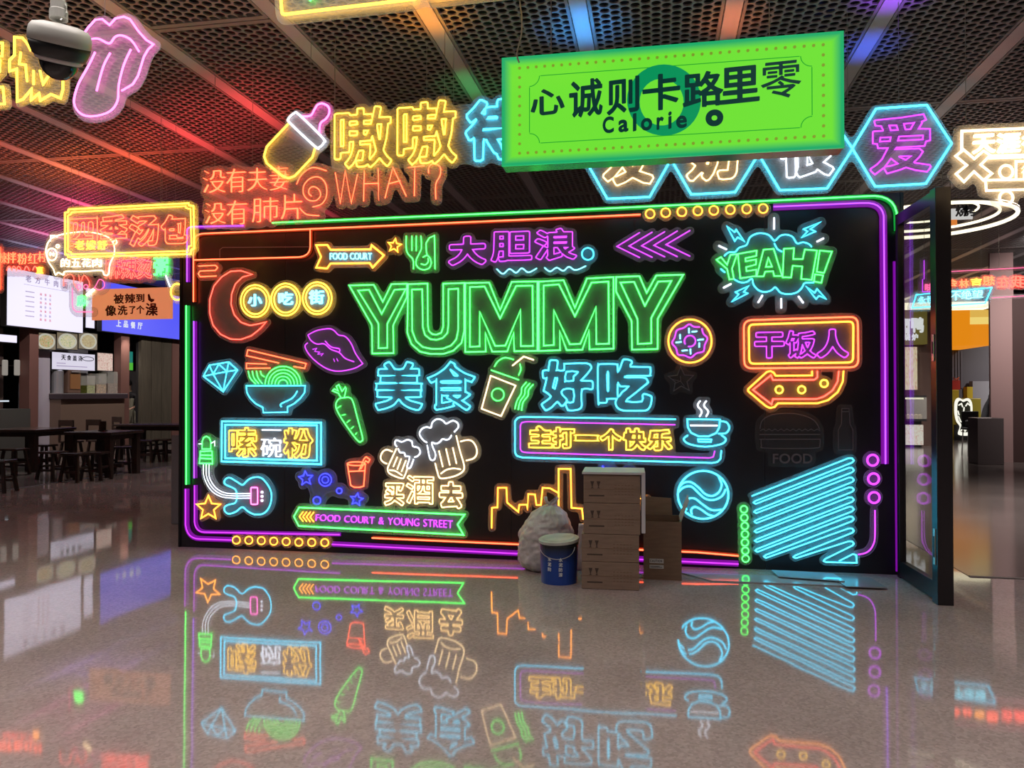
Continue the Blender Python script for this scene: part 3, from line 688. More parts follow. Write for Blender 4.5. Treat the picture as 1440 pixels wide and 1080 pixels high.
# beer
s = Sign('neon_beer_mugs', 'two white neon beer mugs clinking over the characters 买酒去', 'neon sign', FR, r=.0085)
s.p('foam*', 'white', M((690, 352), (650, 325), (618, 270), (640, 222), (685, 205), (725, 210), (740, 160), (790, 128), (840, 145), (870, 172), (930, 145), (975, 165), (985, 205), (945, 252)), sm=True)
s.p('foam*', 'white', M((920, 282), (900, 315), (870, 325), (835, 318), (810, 345), (775, 362), (735, 352), (745, 400), (768, 455), (762, 505), (740, 518), (715, 495), (690, 375)), sm=True)
s.p('mug*', 'warm', M((965, 285), (1000, 430), (1038, 560), (1030, 620), (960, 665), (850, 690), (805, 680), (785, 620), (765, 545)), sm=True)
s.p('handle*', 'warm', M((1005, 342), (1060, 328), (1110, 335), (1150, 385), (1160, 450), (1130, 500), (1060, 520)), sm=True)
for a, b in (((802, 428), (838, 582)), ((868, 408), (905, 565)), ((932, 398), (968, 550))): s.p('ridge*', 'warm', M(a, b))
s.p('ridge*', 'warm', M((820, 645), (870, 610), (940, 595), (1008, 605)), sm=True)
s.p('foam*', 'white', M((405, 392), (385, 360), (400, 328), (450, 345), (500, 325), (545, 340), (555, 385), (605, 400), (625, 440), (605, 475), (570, 490)), sm=True)
s.p('foam*', 'white', M((562, 508), (530, 590), (500, 580), (525, 490), (485, 480), (475, 450), (435, 445), (415, 408)), sm=True)
s.p('mug*', 'warm', M((400, 408), (330, 560), (318, 610), (345, 650), (450, 690), (475, 670), (502, 600)), sm=True)
s.p('handle*', 'warm', M((362, 438), (310, 418), (270, 440), (250, 490), (268, 530), (310, 552)), sm=True)
for a, b in (((408, 488), (370, 580)), ((445, 505), (408, 605)), ((490, 520), (448, 625))): s.p('ridge*', 'warm', M(a, b))
s.p('ridge*', 'warm', M((335, 612), (390, 620), (455, 662)), sm=True)
s.g('sand', '买', M((288, 735), (470, 945)), d=.04); s.g('sand', '酒', M((495, 665), (752, 930)), d=.02); s.g('sand', '去', M((805, 722), (1025, 972)), d=.06); s.finish()
s = Sign('neon_banner', 'green neon ribbon reading FOOD COURT & YOUNG STREET in violet', 'neon sign', FR, r=.010)
s.p('outline', 'green', Dc((75, 795), (110, 734), (1222, 782), (1175, 848), (1215, 918), (108, 858)), True)
for k in range(4): s.p('chevron*', 'amber', Dc((138 + k * 24, 762 + k), (112 + k * 24, 795 + k), (138 + k * 24, 828 + k)), r=.008)
s.text('magenta', 'FOOD COURT & YOUNG STREET', Dc((225, 779), (1142, 820), (1142, 872), (222, 822)), d=-.012, gap=.12); s.finish()
s = Sign('neon_framed_sign', 'neon banner in cyan and violet reading 主打一个快乐 in yellow', 'neon sign', FR, r=.0085)
s.p('frame*', 'cyan', E_((1042, 422), (215, 409), (190, 414), (174, 434), (174, 600), (185, 620), (215, 629), (1240, 658), (1268, 652), (1284, 635), (1288, 590)))
s.p('frame*', 'magenta', E_((1040, 452), (235, 435), (212, 440), (203, 455), (203, 582), (212, 597), (235, 602), (1225, 631), (1245, 625), (1253, 592)), r=.0075)
for ch, q in zip('主打一个快乐', (((250, 460), (375, 575)), ((378, 466), (495, 578)), ((502, 508), (620, 538)), ((635, 475), (748, 586)), ((758, 472), (880, 588)), ((888, 478), (1020, 590)))):
    s.g('yellow', ch, E_(*q), d=.06 if ch != '一' else .03, r=.0075, sm=True)
s.finish()
s = Sign('neon_coffee_cup', 'cyan neon coffee cup on a saucer with white steam', 'neon sign', FR, r=.009)
s.p('cup', 'cyan', E_((1105, 422), (1107, 465), (1125, 495), (1165, 514), (1220, 514), (1260, 497), (1278, 465), (1280, 424)), True); s.p('band', 'white', E_((1120, 455), (1268, 456)))
s.p('cup_handle', 'cyan', E_((1284, 432), (1318, 440), (1331, 470), (1312, 497), (1272, 500)), sm=True)
s.p('saucer', 'cyan', E_((1108, 508), (1085, 530), (1115, 556), (1200, 570), (1288, 556), (1313, 530), (1288, 508)), sm=True); s.p('saucer', 'cyan', E_((1163, 530), (1234, 531), (1232, 544), (1165, 543)), True)
s.p('steam', 'white', E_((1175, 322), (1160, 348), (1183, 380), (1170, 408)), sm=True); s.p('steam', 'white', E_((1208, 322), (1194, 348), (1218, 380), (1205, 408)), sm=True); s.finish()
s = Sign('neon_donut', 'neon doughnut with orange rim and violet icing right of YUMMY', 'neon sign', FR, r=.009)
s.p('rim', 'amber', ring(N((540, 360))[0], 30.3), True, r=.010)
s.p('icing', 'magenta', N((665, 182), (590, 180), (530, 148), (460, 195), (375, 225), (350, 310), (315, 385), (365, 450), (390, 530), (470, 540), (550, 570), (620, 515), (710, 490), (725, 410), (760, 325), (710, 270), (690, 200)), sm=True)
s.p('hole', 'magenta', ring(N((540, 360))[0], 7.8, n=18, a0=-215, a1=110), False)
for a, b in (((528, 195), (528, 262)), ((562, 243), (630, 237)), ((415, 275), (415, 335)), ((360, 380), (435, 370)), ((635, 348), (712, 338)), ((656, 380), (656, 440)), ((438, 482), (510, 475)), ((545, 455), (548, 525))): s.p('sprinkle', 'ice', N(a, b))
s.finish()
s = Sign('neon_star', 'dark unlit neon star beneath the doughnut', 'neon sign', FR, r=.006)
s.p('outline', 'unlit', star(N((428, 850))[0], 18.5, 8.5, -92), True); s.p('rays', 'unlit', N((420, 800), (425, 860), (340, 900)), r=.004); s.p('rays', 'unlit', N((320, 840), (425, 870), (470, 930)), r=.004); s.finish()
s = Sign('neon_globe', 'round cyan neon globe with flowing waves above the floor', 'neon sign', FR, r=.011)
s.p('outline', 'cyan', ring(E_((1190, 830))[0], 35.4, 33.6, n=36), True)
s.p('wave*', 'cyan', E_((1058, 792), (1085, 765), (1125, 762), (1165, 790), (1200, 825), (1240, 836), (1275, 815), (1290, 775), (1275, 735)), sm=True)
s.p('wave*', 'cyan', E_((1056, 815), (1085, 790), (1125, 785), (1160, 815), (1200, 850), (1245, 858), (1290, 838), (1312, 800)), sm=True)
s.p('wave*', 'cyan', E_((1100, 912), (1093, 880), (1110, 852), (1145, 850), (1185, 880), (1235, 912), (1290, 910)), sm=True)
s.p('wave*', 'cyan', E_((1130, 935), (1125, 912), (1145, 895), (1180, 910), (1215, 935), (1245, 945)), sm=True); s.finish()
s = Sign('neon_skyline', 'amber neon city skyline behind the white sack and carton stack', 'neon sign', FR, r=.009)
s.p('outline', 'amber', E_((48, 1010), (50, 900), (80, 898), (82, 792), (128, 792), (132, 872), (192, 922), (198, 884), (238, 883), (242, 908), (246, 826), (282, 828), (290, 885), (314, 885), (324, 792), (365, 795), (408, 820)))
s.p('outline', 'amber', E_((410, 975), (410, 690), (475, 690), (479, 900), (536, 905), (542, 960), (600, 960), (605, 850), (700, 850), (705, 900), (800, 905), (840, 905), (845, 850), (888, 850), (892, 935))); s.finish()
s = Sign('neon_star_cluster', 'deep blue neon star and ring showing above the carton stack', 'neon sign', FR, r=.009)
s.p('star*', 'blue', star(E_((665, 722))[0], 12, 5.5, -110), True); s.p('ring*', 'blue', ring(E_((790, 728))[0], 8, n=18), True); s.finish(pad=.045)
# YEAH!
s = Sign('neon_burst', 'green neon word YEAH! on a cyan cloud with lightning bolts', 'neon sign', FR, r=.008)
for L_ in ([(115, 515), (158, 490), (215, 560), (248, 468), (310, 462), (262, 600), (280, 695), (238, 700), (215, 600)],
           [(318, 460), (495, 428), (492, 478), (388, 500), (392, 530), (490, 512), (488, 560), (395, 585), (400, 622), (492, 608), (490, 668), (340, 690)],
           [(560, 420), (655, 412), (735, 668), (660, 668), (650, 622), (575, 628), (560, 672), (495, 672)], [(605, 495), (582, 582), (640, 580)],
           [(752, 412), (848, 405), (840, 508), (930, 508), (950, 418), (1065, 428), (1015, 705), (915, 695), (925, 578), (835, 572), (820, 682), (740, 680)],
           [(1090, 428), (1205, 438), (1130, 640), (1062, 628)], [(1045, 652), (1122, 662), (1105, 732), (1035, 720)]):
    s.p('letter*' if L_[0] != (605, 495) else 'letter*', 'green', Yz(*L_), True)
s.p('cloud', 'cyan', Yz((190, 478), (230, 445), (290, 442), (330, 400), (398, 375), (430, 305), (490, 270), (550, 265), (615, 285), (665, 335), (715, 290), (775, 278), (835, 300), (875, 360), (930, 350), (985, 365), (1015, 395)), sm=True)
s.p('cloud', 'cyan', Yz((660, 360), (690, 415), (735, 440))); s.p('cloud', 'cyan', Yz((155, 600), (195, 635)))
s.p('cloud', 'cyan', Yz((285, 700), (340, 728), (400, 725), (450, 695), (465, 750), (510, 800), (570, 820), (630, 805), (672, 775), (720, 825), (800, 840), (880, 820), (925, 775), (950, 735), (1035, 730)), sm=True)
for L_ in ([(215, 200), (288, 255), (302, 230), (378, 340), (315, 302), (288, 338)], [(1100, 158), (1000, 225), (1050, 248), (920, 305), (975, 248), (938, 225)],
           [(420, 762), (372, 818), (410, 832), (262, 910), (325, 842), (295, 820)], [(962, 768), (1042, 828), (1065, 790), (1150, 885), (1085, 855), (1055, 885)]): s.p('lightning_bolt*', 'cyan', Yz(*L_), True, r=.007)
for a, b in (((660, 118), (660, 228)), ((1062, 345), (1128, 312)), ((135, 382), (212, 418)), ((180, 780), (255, 742)), ((550, 850), (508, 920)), ((726, 880), (728, 972)), ((888, 858), (935, 922))): s.p('spark*', 'white', Yz(a, b), r=.010)
s.finish(pad=.045)
# 干饭人
s = Sign('neon_framed_sign', 'orange neon double frame around violet characters 干饭人', 'neon sign', FR, r=.010)
s.p('frame*', 'orange', rrect(*K((103, 142), (1180, 108), (1185, 585), (108, 596)), 11), True, r=.011); s.p('frame*', 'amber', rrect(*K((150, 182), (1138, 152), (1135, 540), (155, 552)), 7), True, r=.011)
s.g('magenta', '干', K((205, 255), (485, 498)), d=.05, r=.0075); s.g('magenta', '饭', K((500, 240), (785, 498)), d=.03, r=.0075); s.g('magenta', '人', K((795, 225), (1090, 495)), d=.07, r=.0075); s.finish()
s = Sign('neon_arrow', 'curved orange neon arrow with three rings under the 干饭人 frame', 'neon sign', FR, r=.010)
s.p('outline*', 'amber', K((1045, 618), (1038, 720), (990, 820), (900, 895), (800, 925), (425, 925), (395, 960), (350, 970), (310, 950), (145, 810), (145, 790), (320, 630), (355, 620), (385, 635), (405, 665), (748, 662), (748, 620)))
s.p('outline*', 'red', K((1000, 620), (990, 720), (940, 805), (860, 862), (790, 885), (380, 885), (365, 935), (190, 798), (360, 660), (378, 705), (770, 703), (798, 680), (798, 620)))
for c in K((438, 797), (650, 797), (862, 738)): s.p('ring*', 'yellow', ring(c, 5.2, n=16), True, r=.009)
s.finish()
s = Sign('neon_burger', 'dark unlit neon burger over the word FOOD', 'neon sign', FR, r=.006)
s.p('bun', 'unlit', G((365, 178), (378, 130), (430, 98), (520, 88), (610, 98), (680, 130), (712, 180)), sm=True); s.p('lettuce', 'unlit', G(*[(365 + 17.5 * k, 178 if k % 2 else 190) for k in range(21)]), r=.004)
for y in (210, 238): s.p('patty', 'unlit', G((362, y), (715, y)))
s.p('bun', 'unlit', G((372, 240), (374, 275), (400, 290), (680, 290), (712, 272), (714, 240)), sm=True); s.text('unlit', 'FOOD', G((440, 322), (668, 378)), d=.01); s.finish()
s = Sign('neon_bottle', 'dark unlit neon bottle beside the unlit burger', 'neon sign', FR, r=.005)
s.p('outline', 'unlit', G((840, 60), (882, 60), (888, 150), (905, 185), (905, 300), (820, 300), (820, 185), (838, 150)), True); s.p('cap', 'unlit', G((840, 78), (882, 78))); s.finish()
# striped cyan panel
s = Sign('neon_stripes', 'large slanted panel of cyan neon stripes at the lower right', 'neon sign', FR, r=.0075)
Ry = [362, 418, 475, 532, 590, 645, 702, 770, 845]; Lp = [(330, 606), (333, 660), (335, 717), (336, 773), (338, 828), (340, 885), (390, 920), (562, 922), (735, 942)]
P = [(318, 568)]
for k in range(9):
    P += [(880, Ry[k] - 14), (900, Ry[k] - 14), (911, Ry[k]), (900, Ry[k] + 12)]
    x, y = Lp[k]
    P += [(x + 8, y - 9), (x - 2, y), (x + 10, y + 8)] if k < 8 else [(x + 8, y - 8), (x, y + 4), (x + 14, y + 10)]
P += [(928, 956), (925, 912), (905, 905), (825, 945)]
s.p('tube', 'cyan', G(*P)); s.finish(pad=.03)
# ================================================================== HANGING SIGNS
HP = Plane(0, D - .35); HP2 = Plane(0, D - .6); HP3 = Plane(0, D - .85)
s = Sign('hanging_neon_sign', 'orange single-line neon 没有夫妻没有肺片 with a spiral and the word WHAT?', 'neon sign', HP, r=.0075)
for ch, q in zip('没有夫妻没有肺片', (((105, 400), (215, 512)), ((222, 392), (318, 510)), ((328, 388), (425, 500)), ((440, 380), (532, 498)), ((115, 565), (215, 668)), ((225, 552), (325, 672)), ((352, 538), (482, 660)), ((498, 520), (602, 645)))):
    s.g('orange', ch, U(*q), 'fill', d=-.022, eps=.006, minarea=.0008)
s.p('spiral', 'orange', U((650, 530), (636, 515), (640, 492), (662, 482), (688, 498), (695, 528), (672, 552), (635, 550), (610, 520), (612, 475), (645, 440), (690, 435), (722, 470), (725, 530), (700, 570), (655, 585)), sm=True)
s.p('spiral', 'orange', U((575, 470), (600, 422), (655, 386), (725, 402)), sm=True); s.p('spiral', 'orange', U((590, 590), (625, 622), (688, 628)), sm=True)
s.p('letter*', 'orange', U((770, 412), (795, 565), (820, 402), (850, 565), (882, 420)))
s.p('letter*', 'orange', U((916, 402), (912, 555))); s.parts[s.order[-1]] ; s.p('letter*', 'orange', U((986, 390), (988, 548), (987, 465), (915, 468)))
s.p('letter*', 'orange', U((1020, 540), (1060, 385), (1127, 530))); s.p('letter_bar', 'orange', U((1038, 468), (1098, 452)))
s.p('letter_bar', 'orange', U((1138, 386), (1218, 376))); s.p('letter*', 'orange', U((1170, 383), (1168, 530))); s.p('letter*', 'orange', U((1240, 415), (1242, 382), (1268, 366), (1298, 385), (1298, 425), (1276, 470), (1276, 545)), sm=True)
s.finish(pad=.05, wires=[(302, 240), (355, 232), (470, 236), (600, 232)], ceil=CH)
s = Sign('hanging_neon_bottle', 'hanging neon baby bottle, yellow body, white collar and pink teat', 'neon sign', HP3, r=.0125)
s.p('body', 'yellow', U((535, 165), (425, 282), (412, 330), (425, 365), (505, 430), (535, 440), (565, 430), (655, 335), (668, 290)), sm=False)
s.p('collar', 'white', U((565, 112), (590, 122), (708, 238), (712, 262), (690, 284), (668, 280), (545, 165), (535, 140)), True, sm=True)
s.p('teat', 'pink', U((600, 128), (645, 125), (665, 95), (680, 72), (705, 64), (735, 80), (740, 112), (722, 142), (695, 165), (690, 215)), sm=True)
s.finish(pad=.03, wires=[(437, 150)], ceil=CH)
X6 = Z(440, 130, 4.8)
s = Sign('hanging_neon_sign', 'hanging neon characters 嗷嗷 in yellow and 待 in icy blue, behind the green lightbox', 'neon sign', HP2, r=.0115)
s.g('yellow', '嗷', X6((158, 110), (538, 515)), d=.02, eps=.006, r=.0095); s.g('yellow', '嗷', X6((580, 70), (975, 492)), d=.02, eps=.006, r=.0095)
s.g('cyan', '待', X6((1038, 56), (1420, 465)), d=.05, eps=.008)
P = [HP2.uv(*q) for q in X6((165, 185), (1440, 95), (1440, 425), (165, 500))]
s.seg += [(P[i], P[(i + 1) % 4]) for i in range(4)]
s.finish(pad=.045, wires=[X6((890, 80))[0], X6((150, 180))[0], X6((950, 110))[0]], ceil=CH)
# hexagon row
s = Sign('hanging_neon_sign', 'row of four icy blue neon hexagons, the last holding a violet 爱', 'neon sign', HP, r=.0125)
H0 = Z(820, 190, 3.79); H1 = Z(1140, 130, 3.6)
s.p('hexagon*', 'cyan', H1((205, 290), (325, 90), (580, 72), (705, 265), (575, 468), (320, 482)), True)
for (xl, yl), (xr, yr), b in (((-100, 128), (468, 135), ((130, 345), (355, 335))), ((468, 135), (932, 108), ((575, 322), (808, 310))), ((932, 108), (1430, 80), ((1045, 300), (1295, 290)))):
    if xl < 0: xl, yl = 20, 150; 
    (ax, ay), (bx, by) = b; hgt = 200
    s.p('hexagon*', 'cyan', H0((xl, yl), (ax, ay), (bx, by), (xr, yr), (bx, by - 2 * (by - yr) + 8), (ax, ay - 2 * (ay - yl) + 8)), True)
s.g('sand', '发', H0((108, -20), (375, 272)), d=.05, eps=.012, r=.009); s.g('sand', '奶', H0((552, -40), (828, 248)), d=.05, eps=.012, r=.009); s.g('white', '很', H0((1035, -60), (1330, 230)), d=.05, eps=.012, r=.009)
s.g('magenta', '爱', H1((295, 125), (600, 416)), d=.022, eps=.010, r=.009)
s.finish(pad=.035, wires=[(1264, 150), (1192, 158)], ceil=CH)
# right: 天涯
RP = Plane(0, D - 1.1); J = Z(1330, 170, 9)
s = Sign('hanging_neon_sign', 'warm white neon sign 天涯 with a large X and rings at the right edge', 'neon sign', RP, r=.012)
s.p('frame', 'warm', J((175, 400), (178, 152), (1700, 85), (1700, 440), (560, 462)), r=.014)
s.p('cross', 'warm', J((100, 465), (200, 385), (335, 500), (450, 400), (535, 455), (415, 575), (555, 685), (450, 770), (330, 660), (205, 790), (105, 690), (240, 580)), True)
s.g('warm', '天', J((310, 190), (600, 430)), 'fill', d=.03); s.g('warm', '涯', J((612, 175), (915, 425)), 'fill', d=.03); s.g('warm', '街', J((930, 165), (1250, 420)), 'fill', d=.03)
s.p('bar', 'warm', J((520, 492), (1700, 455)), r=.013); s.p('ring*', 'warm', ring(J((735, 665))[0], 9.3, n=20), True, r=.013); s.p('ring*', 'warm', ring(J((735, 990))[0], 9.3, n=20), True, r=.013)
s.p('box', 'warm', J((858, 750), (858, 532), (1500, 520), (1500, 745)), r=.012); s.g('sand', '街', J((930, 580), (1080, 740)), 'fill', d=.0)
s.p('base_bar', 'warm', J((475, 770), (1500, 748), (1500, 870), (485, 900)), True)
s.finish(pad=.045, wires=[J((255, 120))[0]], ceil=CH)
# 四季汤包
FP = Plane(0, D - .55)
s = Sign('hanging_neon_sign', 'yellow double-framed neon sign with orange characters 四季汤包', 'neon sign', FP, r=.0085)
for i, r_ in ((0, .011), (20, .008)):
    s.p('frame*', 'yellow', T2((468 + i, 150 + i), (490 + i, 146 + i * .6), (494 + i, 126 + i), (1318 - i, 84 + i), (1322 - i, 98 + i), (1352 - i, 104 + i), (1358 - i, 395 - i), (1338 - i, 402 - i), (1335 - i, 432 - i), (492 + i, 455 - i), (490 + i, 440 - i), (470 + i, 436 - i)), True, r=r_)
for ch, q, dd in (('四', ((498, 190), (690, 375)), .03), ('季', ((712, 165), (895, 368)), .035), ('汤', ((912, 168), (1112, 378)), .04), ('包', ((1130, 165), (1312, 362)), .05)):
    s.g('orange', ch, T2(*q), d=dd, sm=True, r=.0075)
s.finish(pad=.03, wires=[T2((895, 110))[0], T2((1110, 100))[0]], ceil=CH)
# pig, red signs and others hanging deeper in the hall
PP = Plane(-5.5, D + .6)
s = Sign('hanging_neon_pig', 'cream neon pig outline around small characters 的五花肉, behind the yellow frame', 'neon sign', PP, r=.011)
s.p('body', 'warm', T2((335, 400), (372, 325), (480, 290), (620, 280), (745, 308), (798, 360), (805, 430), (775, 500), (765, 570), (735, 575), (715, 545), (600, 552), (470, 552), (455, 575), (420, 560), (400, 575), (385, 535), (350, 480)), True, sm=True)
s.p('snout', 'warm', ring(T2((375, 435))[0], 7, 8.5, n=16), True); s.p('nostril', 'warm', ring(T2((365, 432))[0], 1.2, 2.2, n=8), True, r=.008); s.p('nostril', 'warm', ring(T2((386, 434))[0], 1.2, 2.2, n=8), True, r=.008)
s.p('eye', 'warm', ring(T2((415, 378))[0], 2.2, 2.2, n=8), True); s.p('ear', 'warm', T2((365, 345), (368, 305), (392, 305), (412, 315))); s.p('tail', 'warm', T2((795, 350), (815, 335), (822, 355), (808, 365)), sm=True)
for ch, x in zip('老嫂舒', (535, 612, 690)): s.g('yellow', ch, T2((x, 338), (x + 62, 402)), 'fill', d=-.01)
for ch, x in zip('的五花肉', (438, 510, 582, 656)): s.g('warm', ch, T2((x, 462), (x + 60, 522)), 'fill', d=-.01)
s.finish(pad=.05, ceil=CH, wires=[(100, 330)])
RP2 = Plane(-8, D + 2.4); L5 = Z(0, 320, 6.75)
s = Sign('hanging_neon_sign', 'long red neon sign with characters 辣拌粉红村 at the far left', 'neon sign', RP2, r=.012)
for ch, q in zip('辣拌粉红村', (((5, 240), (80, 345)), ((85, 240), (172, 342)), ((188, 248), (272, 352)), ((288, 248), (372, 345)), ((380, 232), (452, 330)))): s.g('orange', ch, L5(*q), 'fill', d=-.015, eps=.008)
for k, x in enumerate((85, 130, 175, 250, 330)): s.p('squiggle', 'red', L5((x, 410), (x + 15, 375), (x + 32, 380), (x + 48, 412)), sm=True)
s.g('amber', '直', L5((365, 375), (425, 440)), 'fill', d=.02); s.finish(pad=.08, ceil=CH, wires=[(40, 330)])
s = Sign('hanging_neon_sign', 'glowing orange neon panel cut by the left edge of the picture', 'neon sign', Plane(-8, D + 1.8), r=.02)
for x in (-70, -45, -20, 0, 14): s.p('stripe*', 'orange', L5((x, 190), (x, 590)), r=.018)
s.finish(pad=.05, ceil=CH, wires=[(-3, 340)])
s = Sign('hanging_neon_sign', 'red neon lattice sign with tall strokes hanging behind the pig, right of it', 'neon sign', Plane(-7, D + 1.6), r=.012)
for ch, q in zip('麻辣烫', (((150, 362), (172, 392)), ((173, 362), (194, 392)), ((195, 362), (216, 392)))): s.g('red', ch, [q[0], q[1]], 'outline', d=.02, r=.008)
s.finish(pad=.06, ceil=CH, wires=[(180, 358)])
s = Sign('hanging_neon_sign', 'small green vertical neon character sign left of the black wall', 'neon sign', Plane(-7, D + 1.0), r=.010)
s.g('green', '粥', [(219, 362), (239, 388)], 'fill', d=.02); s.finish(pad=.05, ceil=CH, wires=[(228, 355)])
s = Sign('hanging_neon_sign', 'pale red looping neon figure hanging below the pig', 'neon sign', Plane(-7, D + 1.3), r=.008)
c = Z(80, 380, 8)
s.p('loop*', 'red', c((100, 180), (110, 80), (180, 50), (215, 90), (215, 150), (270, 230)), sm=True); s.p('loop*', 'red', c((270, 60), (290, 140), (330, 60), (390, 140), (380, 200)), sm=True)
s.p('loop*', 'rose', c((400, 250), (460, 180), (500, 110), (550, 130), (555, 190), (500, 225), (450, 200)), sm=True); s.p('grip', 'warm', c((360, 285), (440, 220)), r=.03)
s.p('ring*', 'rose', ring(c((270, 190))[0], 3, n=10), True); s.p('ring*', 'rose', ring(c((350, 190))[0], 3, n=10), True); s.finish(pad=.06, ceil=CH, wires=[(110, 385)])
s = Sign('hanging_neon_sign', 'rounded pale neon frame around a green character beside the menu board', 'neon sign', Plane(-8, D + 2.8), r=.010)
s.p('frame', 'rose', c((195, 200), (195, 400), (205, 440), (240, 470), (420, 472))); s.g('green', '麻', c((250, 285), (345, 400)), d=.02, r=.012); s.finish(pad=.07, ceil=CH, wires=[(108, 405)])
s = Sign('hanging_neon_sign', 'yellow neon oval ring at the black wall left edge', 'neon sign', Plane(-5, D + .5), r=.012)
s.p('ring*', 'yellow', ring((252, 411), 9, 11.5, n=18), True); s.p('stem', 'white', [(236, 388), (242, 404)]); s.finish(pad=.04, ceil=CH, wires=[(246, 395)])
# top left: lips and tongue, partial characters
LP = Plane(0, 3.75); q4 = Z(0, 0, 4)
s = Sign('hanging_neon_lips', 'pink neon mouth with a long tongue, hanging beside the ceiling camera', 'neon sign', LP, r=.0085)
s.p('lips', 'pink', q4((470, 245), (520, 172), (560, 128), (600, 124), (640, 157), (675, 120), (720, 110), (755, 125), (800, 190), (845, 240), (885, 265), (855, 295), (832, 335), (815, 390), (800, 440), (770, 488), (708, 524)))
s.p('lips', 'pink', q4((505, 330), (485, 290), (510, 245), (575, 233), (638, 260), (670, 225), (705, 215), (760, 240), (805, 305)), sm=True)
s.p('tongue', 'pink', q4((560, 308), (520, 390), (465, 490), (442, 590), (480, 652), (550, 666), (640, 640), (685, 580), (692, 490), (720, 380), (760, 292)), sm=True)
s.p('tongue_crease', 'pink', q4((645, 312), (605, 390), (568, 525)), sm=True); s.finish(pad=.03, wires=[q4((590, 95))[0]], ceil=CH)
YP = Plane(0, 4.1); y9 = Z(0, 40, 9)
s = Sign('hanging_neon_sign', 'bold yellow neon characters cut by the top left edge, behind the ceiling camera', 'neon sign', YP, r=.0115)
s.p('letter*', 'yellow', y9((-300, 215), (90, 215), (85, 380), (0, 395), (0, 425), (60, 430), (55, 570), (-60, 680)))
s.p('letter*', 'yellow', y9((-300, 775), (95, 770), (115, 980), (-300, 1000)), True)
s.p('letter*', 'yellow', y9((395, 215), (340, 150), (240, 140), (240, 370), (180, 430), (180, 570), (270, 540), (275, 950), (350, 920), (455, 795), (450, 930), (550, 850), (565, 940), (700, 860), (820, 910), (850, 800), (850, 500), (780, 300), (700, 220), (520, 220), (440, 300), (395, 215)))
s.p('stroke', 'yellow', y9((320, 330), (300, 480), (380, 490), (400, 700))); s.p('stroke', 'yellow', y9((480, 560), (480, 740))); s.p('stroke', 'yellow', y9((560, 560), (600, 730), (690, 600), (700, 420))); s.finish(pad=.03, wires=[(40, 55)], ceil=CH)
# top: yellow frame
TP = Plane(0, 3.7); x3 = Z(380, 0, 3.79)
s = Sign('hanging_neon_sign', 'yellow neon double frame cut by the top edge of the picture', 'neon sign', TP, r=.011)
s.p('frame*', 'yellow', rrect((391, -110), (590, -135), (590, 3), (401, 25), 5), True, r=.013); s.p('frame*', 'yellow', rrect((606, -135), (800, -158), (800, -22), (606, 1), 5), True, r=.012)
s.p('letter_stroke', 'green', [(410, -30), (450, -20), (440, 6)]); s.p('letter_stroke', 'green', [(470, -30), (540, -38)]); s.finish(pad=.045, wires=[(450, -100), (733, -140)], ceil=CH)
# loose cable
P = [floor_pt(0, 0, 0)]
cp = Plane(0, 3.9); cu_ = [cp.uv(*q) for q in ((731, -60), (731, 0), (734, 25), (733, 50), (727, 75), (730, 88))]
tag(MB().tube([cp.world(u, v) for u, v in smooth_pts(cu_, False)], .004, up=(0, 1, 0)).build('hanging_cable', mat('grey_cable', (.35, .33, .32), .5)), 'thin grey loose cable hanging from the ceiling left of the green lightbox', 'cable')

# ---- green lightbox
GPl = Plane(0, 4.2); c4 = [GPl.uv(*q) for q in ((705, 87), (1187, 37), (1187, 203), (706, 238))]
u0 = (c4[0][0] + c4[3][0]) / 2; u1 = (c4[1][0] + c4[2][0]) / 2; vt = (c4[0][1] + c4[1][1]) / 2; vb = (c4[2][1] + c4[3][1]) / 2
cu = (u0 + u1) / 2; W2 = (u1 - u0) / 2; Hh = vt - vb
root = thing('hanging_lightbox', 'large green glowing lightbox reading 心诚则卡路里零 Calorie O', 'lightbox sign', GPl.world(cu, vb), 0)
MB().box(-W2, W2, .012, .13, 0, Hh).build('housing', mat('lightbox_housing', (.05, .12, .08), .25, metal=.3), root, bevel=.003)
gmf = bpy.data.materials.new('lightbox_green_face'); gmf.use_nodes = True; nt = gmf.node_tree; b = nt.nodes['Principled BSDF']; b.inputs['Base Color'].default_value = (.02, .05, .02, 1); b.inputs['Roughness'].default_value = .25
tc = nt.nodes.new('ShaderNodeTexCoord'); sp = nt.nodes.new('ShaderNodeSeparateXYZ'); nt.links.new(tc.outputs['Generated'], sp.inputs[0])
def edge(o, wd):
    a = nt.nodes.new('ShaderNodeMath'); a.operation = 'PINGPONG'; a.inputs[1].default_value = .5; nt.links.new(o, a.inputs[0])
    m_ = nt.nodes.new('ShaderNodeMapRange'); m_.inputs[2].default_value = wd; nt.links.new(a.outputs[0], m_.inputs[0]); return m_.outputs[0]
mn = nt.nodes.new('ShaderNodeMath'); mn.operation = 'MINIMUM'; nt.links.new(edge(sp.outputs['X'], .035), mn.inputs[0]); nt.links.new(edge(sp.outputs['Z'], .09), mn.inputs[1])
cr = nt.nodes.new('ShaderNodeValToRGB'); cr.color_ramp.elements[0].color = (.01, .40, .14, 1); cr.color_ramp.elements[1].color = (.16, .76, .035, 1); cr.color_ramp.elements[0].position = .2; cr.color_ramp.elements[1].position = .95  # backlight falloff towards the edges painted into the emission colour
nt.links.new(mn.outputs[0], cr.inputs[0]); nt.links.new(cr.outputs[0], b.inputs['Emission Color']); b.inputs['Emission Strength'].default_value = 1.4
MB().box(-W2, W2, 0, .012, 0, Hh).build('face_panel', gmf, root)
LB = Z(640, 0, 2.4)
def lb(pts): return [(u - cu, v - vb) for u, v in (GPl.uv(*p) for p in pts)]
